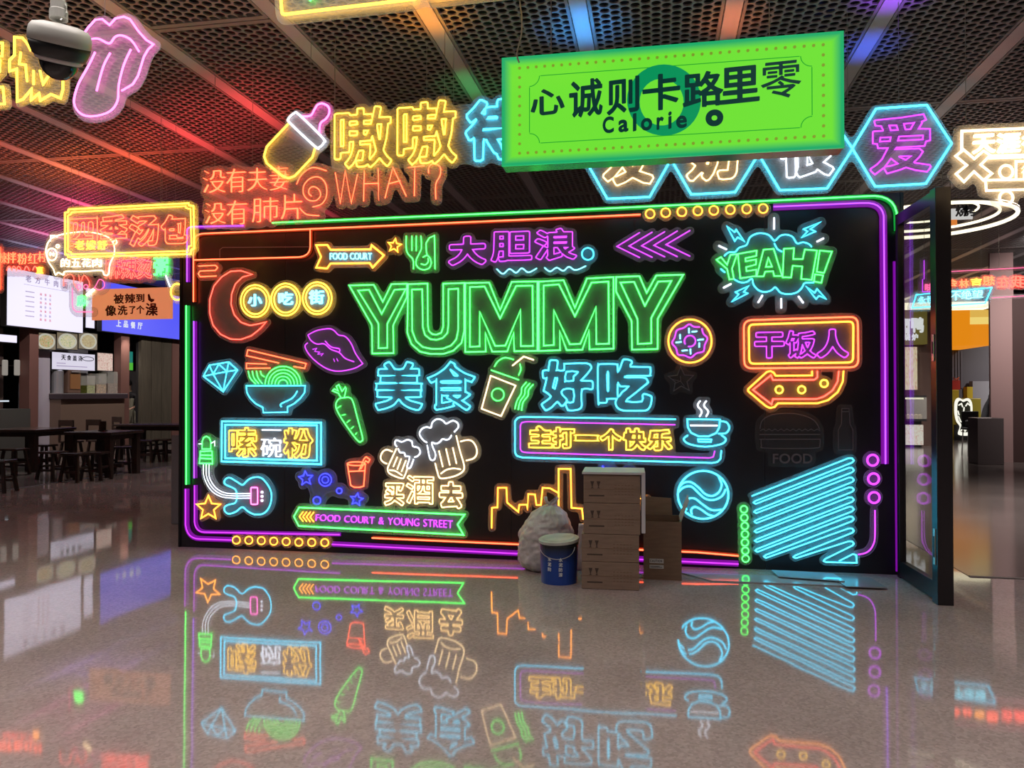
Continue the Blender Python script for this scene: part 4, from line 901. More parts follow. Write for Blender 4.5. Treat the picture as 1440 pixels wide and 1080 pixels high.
dg_ = mat('dark_green_print', (.0, .05, .04), .4, emit=(0, .035, .03)); mg_ = mat('mid_green_print', (0, .1, .05), .4, emit=(.0, .38, .13))
mb = MB(); o_ = lb(ring(LB((705, 338))[0], 52, 50, n=40)); i_ = lb([(x, y) for x, y in ring(LB((697, 345))[0], 31, 33, n=30)]); mb.prism([o_, i_[::-1]], -.003, 0); mb.build('emblem_ring', mg_, root)
for ch, q in zip('心诚则卡路里零', (((255, 300), (370, 388)), ((385, 268), (498, 395)), ((512, 262), (622, 384)), ((632, 250), (760, 372)), ((768, 242), (905, 362)), ((893, 225), (1028, 348)), ((1032, 208), (1168, 332)))):
    L, _, _ = glyph(ch, .022 if ch != '零' else .006, .005, .001); (x0, y0), (x1, y1) = LB(*q); mb = MB()
    LL = [lb([(x0 + (x1 - x0) * a, y1 + (y0 - y1) * bb - (a - .5) * 6) for a, bb in l]) for l in L]
    for g_ in nest(LL): mb.prism(g_, -.005, 0)
    mb.build('letter', dg_, root)
x = 498
for ch, wd, hh in zip('CalorieO', (38, 34, 12, 38, 24, 12, 36, 60), (56, 42, 60, 42, 42, 58, 42, 56)):
    L, _, _ = glyph(ch, .03 if ch != 'O' or x < 700 else .11, .007, .0015); x0 = x if not (ch == 'O') else 845
    yb_ = 450 - (x0 - 498) * .068; (xa, ya), (xb, yb2) = LB((x0, yb_ - hh), (x0 + wd, yb_)); mb = MB()
    for g_ in nest([lb([(xa + (xb - xa) * a, yb2 + (ya - yb2) * bb - (a - .5) * 1.5) for a, bb in l]) for l in L]): mb.prism(g_, -.005, 0)
    mb.build('letter', dg_, root); x += wd + 15
ln = mat('thin_green_print', (0, .15, .03), .4, emit=(.01, .42, .03))
mb = MB(); ix, iz = W2 - .155, .115
for a, bb in (((-ix + .06, Hh - iz), (ix - .06, Hh - iz)), ((-ix + .06, iz), (ix - .06, iz)), ((-ix, iz + .06), (-ix, Hh - iz - .06)), ((ix, iz + .06), (ix, Hh - iz - .06))): mb.tube([(a[0], -.001, a[1]), (bb[0], -.001, bb[1])], .0022, up=(0, 1, 0), n=4)
for sx, sz, a0 in ((-ix, iz, 0), (ix, iz, 90), (ix, Hh - iz, 180), (-ix, Hh - iz, 270)):
    mb.tube([(p[0], -.001, p[1]) for p in ring((sx, sz), .055, n=8, a0=a0, a1=a0 + 90)], .0022, up=(0, 1, 0), n=4)
mb.build('border_line', ln, root)
mb = MB(); k = 0
def dot(x, z): mb.prism([ring((x, z), .0085, n=8)], -.003, 0)
nX = 34; 
for i in range(nX + 1):
    xx = -W2 + .10 + (2 * W2 - .2) * i / nX; dot(xx, .065); dot(xx, Hh - .065)
for i in range(1, 9): zz = .065 + (Hh - .13) * i / 9; dot(-W2 + .10, zz); dot(W2 - .10, zz)
o = mb.build('border_dots', mat('dot_print', (.25, .2, .02), .4, emit=(.22, .40, .03)), root); o['kind'] = 'stuff'
for xx in (-W2 * .7, W2 * .6): MB().tube([(xx, .06, Hh), (xx, .06, CH - vb)], .003, up=(1, 0, 0), n=5).build('hanging_wire', STEEL, root)

# ---- ceiling camera
zc = 2.75; cp_ = Plane(0, zc); uu, vv = cp_.uv(84, 62)
camr = thing('security_camera', 'white dome security camera on a ceiling pole beside the pink neon mouth', 'camera', (uu, zc, vv))
wp = mat('warm_grey_plastic', (.52, .52, .48), .4); bk = MATS['black_plastic']
MB().lathe([(.030, .105), (.030, .17), (.024, .175), (.024, CH - vv)], -.006, 0, 20).build('ceiling_pole', wp, camr, smooth=False)
MB().lathe([(.034, .10), (.034, .135), (.03, .14)], -.006, 0, 20).build('pole_collar', wp, camr)
tilt = (R(16), R(17), 0)
def rot(o_): o_.rotation_euler = tilt
rot(MB().lathe([(.001, .078), (.06, .076), (.098, .066), (.110, .05), (.114, .03), (.114, .0)], n=32).build('dome_housing', wp, camr, smooth=True))
rot(MB().lathe([(.112, 0), (.109, -.02), (.096, -.05), (.088, -.056)], n=32).build('black_band', bk, camr, smooth=True))
rot(MB().lathe([(.090, -.052), (.084, -.066), (.066, -.075), (.062, -.07)], n=32).build('trim_ring', mat('pale_plastic', (.62, .58, .57), .35), camr, smooth=True))
rot(MB().lathe([(.072 * math.cos(R(a)), -.066 - .074 * math.sin(R(a))) for a in range(0, 91, 10)], n=32).build('smoked_dome', mat('smoked_dome', (.01, .01, .012), .06), camr, smooth=True))
MB().lathe([(.005, -.004), (.005, .0)], 0, 0, 8).build('screw', STEEL, camr, loc=(.07, -.075, .06), rot=(R(60), 0, 0))
MB().tube([(.02, .0, .10), (.035, -.005, .12), (.028, 0, .15), (.015, 0, .17)], .004).build('cable_loop', wp, camr)

# ================================================================== THINGS ON THE FLOOR
card = mat('brown_cardboard', (.26, .175, .125), .75, noise=(9, .12, (1, 1, 6))); cardd = mat('brown_cardboard_dark', (.20, .12, .075), .8); ink = mat('dark_print_ink', (.07, .045, .035), .7)
tape = mat('packing_tape', (.36, .27, .18), .25); foam = mat('white_foam_sheet', (.62, .6, .62), .6)
yaw0 = R(-3)
bA = floor_pt(818, 828); bB = floor_pt(899, 831); cw = (bB - bA).length
def zof(px, py, ref):            # height of a pixel seen at the depth of point ref
    d = ray(px, py); t = ((ref - EYE).dot(Vector((0, 1, 0)))) / d.y; return (EYE + d * t).z
hs = [0, zof(860, 791, bA), zof(860, 752, bA), zof(860, 708, bA), zof(860, 668, bA)]
lab = ['bottom carton of the brown stack, standing on the floor', 'second carton from the floor in the brown stack', 'third carton from the floor in the brown stack', 'topmost carton of the brown stack, under a white foam sheet']
cang = math.atan2(bB.y - bA.y, bB.x - bA.x)
for i in range(4):
    h = hs[i + 1] - hs[i]; dx = .014 if i >= 2 else 0; dep = .36; wd_ = cw - (.0 if i < 2 else .006)
    r_ = thing('carton', lab[i], 'cardboard box', bA + Vector((dx, .001 * i, hs[i])), cang, 'brown cartons in one stack')
    MB().box(0, wd_, 0, dep, .0012, h - .0012).build('carton_body', card, r_, bevel=.004)
    MB().box(wd_ * .0, wd_, -.0012, .0, h * .5 - .004, h * .5 - .001).build('flap_seam', cardd, r_)
    MB().box(wd_ * .44, wd_ * .56, dep * .0, dep, h - .001, h + .0002).build('tape', tape, r_)
    mb = MB(); zz = h * .62; x0 = wd_ * .12
    for dx_ in (0, .045): mb.prism([[(x0 + dx_, zz + .03), (x0 + dx_ + .028, zz + .03), (x0 + dx_ + .02, zz + .005), (x0 + dx_ + .016, zz - .012), (x0 + dx_ + .024, zz - .02), (x0 + dx_ + .004, zz - .02), (x0 + dx_ + .012, zz - .012), (x0 + dx_ + .008, zz + .005)]], -.0018, .0005)
    mb.build('handling_mark', ink, r_)
    mb = MB()
    mb.box(x0 - .01, x0 + .10, -.0018, .0005, h * .24, h * .285); mb.build('print_line', ink, r_)
    mb = MB()
    for rr in range(4):
        for cc in range(6): mb.box(wd_ * .55 + cc * .024, wd_ * .55 + cc * .024 + .014, -.0015, .0005, h * .3 + rr * .022, h * .3 + rr * .022 + .004)
    mb.build('small_print', cardd, r_)['kind'] = 'stuff'
r_ = MB().box(-.01, cw + .012, -.012, .36, 0, .018).box(cw + .002, cw + .03, .0, .36, -(hs[4] - hs[2]) + .01, .018)
tag(r_.build('foam_sheet', foam, loc=bA + Vector((.014, 0, hs[4] + .003)), rot=(0, 0, cang), bevel=.004), 'white foam sheet folded over the top carton of the stack', 'foam sheet')
# open carton
oA = floor_pt(903, 820); oB = floor_pt(950, 820); oh = zof(925, 737, oA); ow = (floor_pt(951, 819) - floor_pt(897, 818)).length
r_ = thing('open_carton', 'open brown carton with raised flaps right of the stack', 'cardboard box', floor_pt(899, 817) + Vector((.03, .06, 0)), cang - R(1))
dcard = mat('deep_brown_cardboard', (.22, .135, .085), .75, noise=(9, .1, (1, 1, 6)))
mb = MB(); t_ = .006; dp = .34
mb.box(0, ow, 0, t_, 0, oh).box(0, ow, dp - t_, dp, 0, oh).box(0, t_, t_, dp - t_, 0, oh).box(ow - t_, ow, t_, dp - t_, 0, oh).box(t_, ow - t_, t_, dp - t_, 0, t_)
mb.build('carton_body', dcard, r_)
mb = MB(); mb.add([(ow - t_, .02, oh), (ow - t_, dp - .02, oh), (ow + .055, dp - .06, oh + .17), (ow + .055, .05, oh + .16), (ow, .02, oh), (ow, dp - .02, oh), (ow + .061, dp - .06, oh + .17), (ow + .061, .05, oh + .16)], [(0, 1, 2, 3), (7, 6, 5, 4), (0, 4, 5, 1), (1, 5, 6, 2), (2, 6, 7, 3), (3, 7, 4, 0)])
mb.build('flap', mat('pale_cardboard', (.42, .36, .31), .7), r_)
mb = MB(); mb.add([(.0, dp - t_, oh), (ow * .8, dp - t_, oh), (ow * .78, dp + .02, oh + .13), (.01, dp + .02, oh + .14), (.0, dp, oh), (ow * .8, dp, oh), (ow * .78, dp + .026, oh + .13), (.01, dp + .026, oh + .14)], [(0, 1, 2, 3), (7, 6, 5, 4), (0, 4, 5, 1), (1, 5, 6, 2), (2, 6, 7, 3), (3, 7, 4, 0)])
mb.build('flap', dcard, r_)
mb = MB(); mb.add([(.02, t_, oh), (ow - .03, t_, oh), (ow - .04, .11, oh - .06), (.03, .11, oh - .06), (.02, 0, oh), (ow - .03, 0, oh), (ow - .04, .104, oh - .066), (.03, .104, oh - .066)], [(0, 1, 2, 3), (7, 6, 5, 4), (0, 4, 5, 1), (1, 5, 6, 2), (2, 6, 7, 3), (3, 7, 4, 0)])
mb.build('flap', dcard, r_)
for z0, z1, tx in ((.125, .158, 'CAUTION'), (.085, .112, None)):
    st = MB().box(.045, .150, -.0015, 0, z0, z1).build('sticker', mat('white_sticker', (.6, .58, .54), .5), r_)
    mb = MB(); 
    if tx:
        x = .05
        for ch in tx:
            L, asp, _ = glyph(ch, .03, .01); wch = .0105 if ch != 'I' else .004
            for g_ in nest([[(x + a * wch, z0 + .008 + bb * .018) for a, bb in l] for l in L]): mb.prism(g_, -.0025, -.0014)
            x += wch + .0035
        o = mb.build('lettering', MATS['black_plastic'], st)
    else: mb.box(.05, .14, -.0025, -.0014, z0 + .008, z0 + .012).box(.05, .12, -.0025, -.0014, z0 + .016, z0 + .019).build('lettering', MATS['black_plastic'], st)

# paint bucket
kb = floor_pt(793, 823); br = .142; kb = kb + Vector((-.05, br - .03, 0)); bh = zof(793, 765, floor_pt(793, 823))
blue = bpy.data.materials.new('blue_bucket'); blue.use_nodes = True; nt = blue.node_tree; b = nt.nodes['Principled BSDF']; b.inputs['Roughness'].default_value = .3
tc = nt.nodes.new('ShaderNodeTexCoord'); sp = nt.nodes.new('ShaderNodeSeparateXYZ'); nt.links.new(tc.outputs['Generated'], sp.inputs[0]); cr = nt.nodes.new('ShaderNodeValToRGB')
cr.color_ramp.elements[0].color = (.015, .06, .32, 1); cr.color_ramp.elements[1].color = (.015, .02, .03, 1); cr.color_ramp.elements[0].position = .5; cr.color_ramp.elements[1].position = .9
nt.links.new(sp.outputs['Z'], cr.inputs[0]); nt.links.new(cr.outputs[0], b.inputs['Base Color'])
r_ = thing('paint_bucket', 'blue plastic paint bucket with a loose white lid beside the sack', 'bucket', kb)
MB().lathe([(.001, .003), (br * .93, .0), (br * .94, .01), (br, bh - .02), (br * 1.03, bh - .018), (br * 1.03, bh), (br * .97, bh), (br * .9, .02), (.001, .02)], n=36).build('bucket_body', blue, r_, smooth=False)
lid = MB().lathe([(.001, .028), (br * .8, .03), (br * .9, .022), (br * 1.06, .022), (br * 1.07, .004), (br * 1.04, .0), (br * 1.03, .01), (.001, .012)], n=36).build('lid', mat('dirty_white_plastic', (.5, .5, .46), .5, noise=(8, .2)), r_, loc=(.0, 0, bh), rot=(R(4), R(-3), 0))
MB().tube([(.13 * math.cos(R(a)), .02 - .03 * math.sin(R(a)), -.09 * math.sin(R(a))) for a in range(0, 181, 15)], .003).build('handle', STEEL, r_, loc=(0, -br * .9, bh - .02))
wpnt = mat('white_label_print', (.75, .78, .8), .5)
for a, ns in ((-78, 4), (-112, 3)):
    for k in range(ns):
        L, _, _ = glyph('水泥防漆'[k], .02, .012); zt = bh * .58 - k * .036; mb = MB()
        for g_ in nest([[((p - .5) * .028, (q) * .028) for p, q in l] for l in L]): mb.prism(g_, -.0015, .001)
        rr = br * 1.0
        mb.build('label_letter', wpnt, r_, loc=(rr * math.cos(R(a)), rr * math.sin(R(a)), zt), rot=(0, 0, R(a + 90)))

# plastic sack
def blob(name, m, parent, nseg, nring, fn, loc=(0, 0, 0)):
    vs = [fn(i / nring, 2 * math.pi * j / nseg) for i in range(nring + 1) for j in range(nseg)]
    fs = [(i * nseg + j, i * nseg + (j + 1) % nseg, (i + 1) * nseg + (j + 1) % nseg, (i + 1) * nseg + j) for i in range(nring) for j in range(nseg)]
    fs += [tuple(range(nseg))[::-1], tuple(nring * nseg + j for j in range(nseg))]
    mb = MB(); mb.add(vs, fs); return mb.build(name, m, parent, loc=loc, smooth=True)
sk = floor_pt(759, 808); sh = zof(772, 707, sk); sr = .215
from mathutils import noise as mnoise
def sack(t, a):
    prof = [(.0, .62), (.04, .84), (.12, .97), (.3, 1.0), (.5, .98), (.68, .86), (.8, .66), (.89, .38), (.93, .16), (.965, .12), (1, .2)]
    for k in range(len(prof) - 1):
        if prof[k][0] <= t <= prof[k + 1][0]: f = (t - prof[k][0]) / (prof[k + 1][0] - prof[k][0]); r = prof[k][1] * (1 - f) + prof[k + 1][1] * f; break
    nz = mnoise.noise(Vector((math.cos(a) * 2.2, math.sin(a) * 2.2, t * 5))); n2 = abs(mnoise.noise(Vector((math.cos(a) * 6, math.sin(a) * 6, t * 11 + 4)))); pl_ = abs(math.sin(a * 9 + 4 * t)) * max(0, t - .55) * .22
    r *= sr * (1 + .10 * nz - .16 * n2 - pl_)
    lean = .075 * t * t
    return (lean + r * math.cos(a) * 1.02, r * math.sin(a) * .9, sh * (t ** .95) * (1 + (.06 * math.cos(a) * (t > .93))))
rt = thing('plastic_sack', 'white crumpled plastic sack tied at the top, left of the blue bucket', 'sack', sk + Vector((0, sr * .9, 0)))
plast = mat('white_film_plastic', (.60, .54, .54), .3, noise=(22, .18), bump=.5)
blob('sack_body', plast, rt, 72, 60, sack)
for sgn in (1, -1): MB().tube([(.065, -.02, sh * .93), (.065 + .035 * sgn, -.03, sh * .97), (.07 + .05 * sgn, -.02, sh * 1.04)], .014).build('tied_end', plast, rt, smooth=True)
sk2 = floor_pt(812, 815)
def rag(t, a):
    r = .05 * (1 - .5 * t) * (1 + .5 * mnoise.noise(Vector((math.cos(a) * 3, math.sin(a) * 3, t * 6))))
    return (r * math.cos(a), r * math.sin(a), .36 * t)
r2 = thing('plastic_wrap', 'crumpled clear plastic wrap between the bucket and the carton stack', 'plastic wrap', sk2 + Vector((0.0, .36, 0)))
blob('film', plast, r2, 20, 16, rag)

# flat sheets on the floor at the wall foot
shm = bpy.data.materials.new('loose_acrylic_sheet'); shm = mat('loose_acrylic_sheet', (.42, .47, .5), .12, spec=.8); shm2 = mat('grey_film_sheet', (.27, .27, .28), .2)
def sheet(name, label, pts, z0, th, m):
    P = [floor_pt(*p) for p in pts]; o = P[0]; mb = MB(); L = [(p.x - o.x, p.y - o.y) for p in P]; n = len(L)
    mb.add([(x, y, 0) for x, y in L] + [(x, y, th) for x, y in L], [tuple(range(n))[::-1], tuple(range(n, 2 * n))] + [(i, (i + 1) % n, n + (i + 1) % n, n + i) for i in range(n)])
    tag(mb.build(name, m, loc=(o.x, o.y, z0)), label, 'sheet', None)
sheet('acrylic_sheet', 'long pale acrylic sheet lying at the wall foot right of the open carton', [(955, 806), (1180, 815), (1212, 826), (1000, 818)], .002, .008, shm)
sheet('acrylic_sheet', 'short acrylic sheet at the right end of the sheets on the floor', [(1165, 812), (1225, 816), (1248, 830), (1190, 828)], .012, .006, shm2)
sheet('acrylic_sheet', 'bluish acrylic sheet on top of the long one below the striped neon panel', [(1085, 806), (1172, 811), (1188, 822), (1095, 815)], .020, .006, mat('bluish_acrylic_sheet', (.35, .52, .6), .08, spec=.9))
# ================================================================== LEFT FOOD STALLS
FX = -13.5; FP_ = Plane(FX, 0, R(90))
def uvb(x0, y0, x1, y1):
    a = FP_.uv(x0, (y0 + y1) / 2)[0]; b = FP_.uv(x1, (y0 + y1) / 2)[0]; xm = (x0 + x1) / 2
    return a, b, FP_.uv(xm, y1)[1], FP_.uv(xm, y0)[1]
def fbox(name, px, out0, out1, m, label=None, cat=None, kind=None, parent=None, z0=None, z1=None, bevel=0, group=None):   # box on the stall front; out = towards the hall
    a, b, lo, hi = uvb(*px); lo = lo if z0 is None else z0; hi = hi if z1 is None else z1
    o = MB().box(0, b - a, -out1, -out0, 0, hi - lo).build(name, m, loc=(FX, a, lo), rot=(0, 0, R(90)), bevel=bevel)
    if label: tag(o, label, cat, group)
    if kind: o['kind'] = kind
    return o, (a, b, lo, hi)
wood = mat('dark_wood_panel', (.075, .05, .042), .45, noise=(3, .3, (6, 6, .6))); wood2 = mat('red_brown_column', (.16, .075, .06), .5); greyp = mat('pale_grey_panel', (.42, .38, .42), .5)
brown = mat('brown_counter_front', (.16, .105, .075), .5); drk = mat('stall_dark', (.018, .015, .015), .6)
struct(MB().box(FX - 1.9, FX - 1.8, 8, 30, 0, CH).build('wall_left', mat('stall_back_wall', (.05, .042, .042), .6)))
struct(MB().box(FX - .1, FX - .06, 8, 29.4, 3.0, CH + .4).build('wall_fascia', mat('fascia', (.10, .075, .08), .6)))
struct(fbox('trim_3', (27, 480, 40, 610), 0, .25, wood2, z0=0, z1=3.2)[0]); struct(fbox('trim_4', (160, 480, 172, 600), 0, .2, wood2, z0=0, z1=3.2)[0])
struct(fbox('wall_stall', (40, 490, 69, 600), -.05, .02, greyp, z0=0, z1=2.6)[0])
spot('stall_fill_spot', (FX + .5, 17.6, 2.9), (FX - .4, 18.6, 1.2), 60, (1, .93, .85), 80, 1, .03)  # unseen fill spot added to brighten the cook behind the stall
struct(fbox('wall_side', (-60, 480, 27, 610), -.5, -.4, wood, z0=0, z1=3.2)[0])
# slatted panels at the right of the stalls
pr = None
a, b, _, _ = uvb(191, 480, 262, 590)
proot = thing('panel_screen', 'dark wood panelled screen at the far left, beside the black wall', 'partition', (FX, a, 0), R(90))
n = 5
for i in range(n): MB().box((b - a) * i / n + .02, (b - a) * (i + 1) / n - .02, -.14, -.06, .05, 3.0).build('panel', mat('olive_wood', (.085, .07, .05), .45, noise=(3, .25, (5, 5, .5))) if i < 3 else wood2, proot)
MB().box(0, b - a, -.06, 0, 0, 3.02).build('frame', drk, proot)
# counter
co, (a, b, lo, hi) = fbox('stall_counter', (69, 556, 160, 600), 0, .3, brown, z0=0, z1=None)
bpy.data.objects.remove(co)
ctop = FP_.uv(115, 553)[1]
cr_ = thing('stall_counter', 'brown food stall counter with a dark worktop edge', 'counter', (FX, a, 0), R(90))
MB().box(0, b - a, -.3, 0, 0, ctop - .13).build('front_panel', brown, cr_); MB().box(-.03, b - a + .03, -.38, .25, ctop - .13, ctop - .02).build('worktop', mat('dark_worktop', (.05, .035, .04), .3), cr_)
MB().box(-.03, b - a + .03, -.36, .25, ctop - .02, ctop).build('steel_edge', mat('worktop_steel', (.4, .37, .36), .3, metal=.5), cr_)
struct(MB().box(0, b - a, .75, .8, 0, 3).build('wall_tiles', mat('stall_tiles', (.35, .34, .37), .5), loc=(FX, a, 0), rot=(0, 0, R(90))))
# lit menus: emissive faces with print
def lit(key, col, st): return mat(key, (.05, .05, .05), .4, emit=col, es=st)
def lightbox(name, px, label, face, out0=.0, out1=.1, group=None, frame=True):
    a, b, lo, hi = uvb(*px)
    r_ = thing(name, label, 'menu board', (FX, a, lo), R(90), group); w_, h_ = b - a, hi - lo
    MB().box(0, w_, -out1 + .01, -out0, 0, h_).build('housing', drk, r_)
    MB().box(.015, w_ - .015, -out1, -out1 + .012, .015, h_ - .015).build('lit_face', face, r_)
    return r_, w_, h_, out1
def printrows(r_, w_, h_, out1, m, rows, name='printed_line'):
    mb = MB()
    for (x0, x1, z, t) in rows: mb.box(w_ * x0, w_ * x1, -out1 - .004, -out1, h_ * z, h_ * z + t)
    mb.build(name, m, r_)
def prtext(r_, w_, h_, out1, m, string, x0, z0, z1, step, d=.02):
    for k, ch in enumerate(string):
        L, asp, _ = glyph(ch, d, .012); mb = MB(); hh = (z1 - z0) * h_
        for g_ in nest([[((x0 + k * step) * w_ + p * hh * asp, z0 * h_ + q * hh) for p, q in l] for l in L]): mb.prism(g_, -out1 - .006, -out1 + .0)
        mb.build('letter', m, r_)
gry = mat('grey_print', (.25, .22, .3), .6, emit=(.32, .28, .42), es=1); dkp = mat('dark_print', (.03, .03, .05), .6)
red_ = mat('reddish_print', (.3, .05, .05), .6, emit=(.6, .32, .4), es=1)
wf = lit('lit_lilac_face', (.80, .76, .98), 1.6)
r_, w_, h_, o1 = lightbox('menu_lightbox', (-14, 386, 96, 464), 'large glowing white menu board above the leftmost stall', wf, .25, .4)
prtext(r_, w_, h_, o1, gry, '老方牛肉面', .22, .80, .92, .12)
MB().box(w_ * .2, w_ * .9, -o1 - .004, -o1, h_ * .75, h_ * .756).build('printed_line', gry, r_)
for k in range(7): prtext(r_, w_, h_, o1, gry if k % 2 else red_, '面粉汤饭菜茶'[k % 3:][:3], .40, .15 + .075 * k, .195 + .075 * k, .06, .0)
for k in range(6): MB().box(w_ * .22, w_ * .33, -o1 - .004, -o1, h_ * (.2 + .085 * k), h_ * (.2 + .085 * k) + .02).build('printed_line', gry, r_)
r_, w_, h_, o1 = lightbox('menu_lightbox', (128, 407, 254, 473), 'bright blue lit screen with white lettering beside the black wall', lit('lit_blue_face', (.11, .12, 1.1), 1.2), .16, .3)
prtext(r_, w_, h_, o1, lit('lit_white_print', (.8, .85, 1), 1.2), '上品餐厅', .14, .13, .27, .075, .03)
r_, w_, h_, o1 = lightbox('menu_lightbox', (118, 405, 131, 462), 'narrow white lit strip board beside the blue screen', wf, -.06, .05)
# orange placard hung in front of the blue screen
s_o = Plane(-9, D + 3.2)
c_o = Z(80, 380, 8); u0, v1 = s_o.uv(*c_o((395, 215))[0]); u1, v0 = s_o.uv(*c_o((1290, 545))[0])
ro = thing('hanging_placard', 'orange placard with red-brown characters 被辣到像洗了个澡 before the blue screen', 'hanging sign', s_o.world(u0, v0))
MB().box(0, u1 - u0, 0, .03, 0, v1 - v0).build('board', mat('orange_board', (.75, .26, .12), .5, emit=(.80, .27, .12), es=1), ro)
rbp = mat('red_brown_print', (.16, .02, .015), .6)
for ch, q in list(zip('被辣到', (((640, 265), (755, 378)), ((765, 262), (885, 372)), ((890, 265), (985, 358))))) + list(zip('像洗了个澡', (((545, 395), (670, 515)), ((685, 395), (795, 505)), ((815, 405), (885, 490)), ((895, 395), (985, 490)), ((1000, 370), (1135, 512))))):
    L, _, _ = glyph(ch, .025, .008); (x0, y0), (x1, y1) = c_o(*q); mb = MB()
    for g_ in nest([[(lambda t: (t[0] - u0, t[1] - v0))(s_o.uv(x0 + (x1 - x0) * p, y1 + (y0 - y1) * q_)) for p, q_ in l] for l in L]): mb.prism(g_, -.006, .001)
    mb.build('letter', rbp, ro)
mb = MB(); P = [s_o.uv(*p) for p in c_o((1025, 275), (1040, 265), (1060, 320), (1095, 325), (1095, 345), (1065, 362), (1030, 335))]; mb.prism([[(p[0] - u0, p[1] - v0) for p in P]], -.006, .001); mb.build('chilli_print', rbp, ro)
for xx in (.1, u1 - u0 - .1): MB().tube([(xx, .015, v1 - v0), (xx, .015, CH - v0)], .004, n=5).build('hanging_wire', STEEL, ro)
# food photo lightboxes
def foodmat(key, bowl, inn, bg):
    m = bpy.data.materials.new(key); m.use_nodes = True; nt = m.node_tree; b = nt.nodes['Principled BSDF']; b.inputs['Base Color'].default_value = (.03, .03, .03, 1); b.inputs['Roughness'].default_value = .3; tc = nt.nodes.new('ShaderNodeTexCoord')
    v = nt.nodes.new('ShaderNodeTexVoronoi'); v.inputs['Scale'].default_value = 15; nt.links.new(tc.outputs['Generated'], v.inputs['Vector'])
    r1 = nt.nodes.new('ShaderNodeValToRGB'); els = r1.color_ramp.elements; els[0].color = (*inn, 1); els[1].color = (*bowl, 1); e2 = els.new(.5); e2.color = (*bg, 1)
    nt.links.new(v.outputs['Color'], r1.inputs[0]); nt.links.new(r1.outputs[0], b.inputs['Emission Color']); b.inputs['Emission Strength'].default_value = 1.15; return m
bowlm = lit('lit_bowl_white', (.72, .70, .58), .9); 
for i, (x0, x1, lb_, fm_) in enumerate(((38, 67, 'food photo lightbox of a fried dish with greens, leftmost above the stall', foodmat('photo_fry', (.55, .22, .05), (.15, .3, .05), (.6, .5, .3))), (68, 98, 'food photo lightbox of a noodle bowl, middle of three above the stall', foodmat('photo_noodle', (.7, .62, .3), (.3, .4, .1), (.65, .6, .45))), (99, 126, 'food photo lightbox of a rice bowl, rightmost above the stall', foodmat('photo_rice', (.6, .5, .25), (.4, .25, .1), (.5, .42, .25))))):
    r_, w_, h_, o1 = lightbox('food_photo_lightbox', (x0, 468, x1, 492), lb_, lit('lit_photo_ground', (.25, .2, .13), 1), .1, .22, 'food photos above the stall')
    c_ = (w_ / 2, h_ / 2)
    MB().prism([ring(c_, w_ * .44, h_ * .46, n=24)], -o1 - .004, -o1).build('printed_bowl', bowlm, r_); MB().prism([ring(c_, w_ * .35, h_ * .36, n=24)], -o1 - .008, -o1 - .004).build('printed_food', fm_, r_)
r_, w_, h_, o1 = lightbox('menu_lightbox', (73, 496, 134, 521), 'white lit menu hanging inside the stall opening', lit('lit_white_face', (.86, .82, .98), 1.1), -.1, .0)
prtext(r_, w_, h_, o1, dkp, '天食盖浇', .2, .55, .85, .13, .02); printrows(r_, w_, h_, o1, gry, ((.1, .3, .35, .02), (.1, .8, .2, .02)))
MB().tube([(p[0], -o1 - .004, p[1]) for p in ring((w_ * .82, h_ * .7), w_ * .14, h_ * .12, n=16)], .008, up=(0, 1, 0), closed=True).build('printed_oval', dkp, r_)
lightbox('food_photo_lightbox', (137, 496, 159, 522), 'pinkish food photo lightbox beside the hanging stall menu', foodmat('photo_meat', (.75, .45, .4), (.55, .25, .2), (.8, .65, .55)), -.1, .0)
r_, w_, h_, o1 = lightbox('menu_lightbox', (188, 493, 206, 521), 'small teal and green lit sign behind the panelled screen', lit('lit_teal_face', (.02, .25, .2), 1), -.5, -.4)
prtext(r_, w_, h_, o1, lit('lit_teal_print', (.5, .9, .95), 1), '吉', .25, .4, .85, .3, .05); printrows(r_, w_, h_, o1, lit('lit_green', (.1, .6, .05), 1), ((.02, .98, .03, .2),), 'green_band')
# left dark stall bits
for x, lb_ in ((2, 'small white lantern tag hanging at the far left, left of a pair'), (19, 'small white lantern tag hanging at the far left, right of a pair')):
    o, _ = fbox('lantern_tag', (x, 506, x + 7, 528), 0, .05, lit('lantern_paper', (.42, .38, .33), .8), lb_, 'lantern', group='white lantern tags', bevel=.02); MB().box(.03, .05, 0, .46, .2, .22).build('bracket', drk, o)
fbox('under_shelf_light', (-4, 563, 7, 565), 0, .1, lit('lit_strip', (.8, .9, 1), 1.2), 'thin bright strip light under the shelf at the far left', 'lamp')
fbox('stall_cabinet', (-30, 575, 14, 605), .0, .5, mat('olive_cabinet', (.06, .058, .05), .5), 'dark olive cabinet at the far left edge', 'cabinet', z0=0)
lightbox('menu_lightbox', (-20, 470, 13, 482), 'white lit strip board at the far left edge under the big menu', wf, -.43, .2)
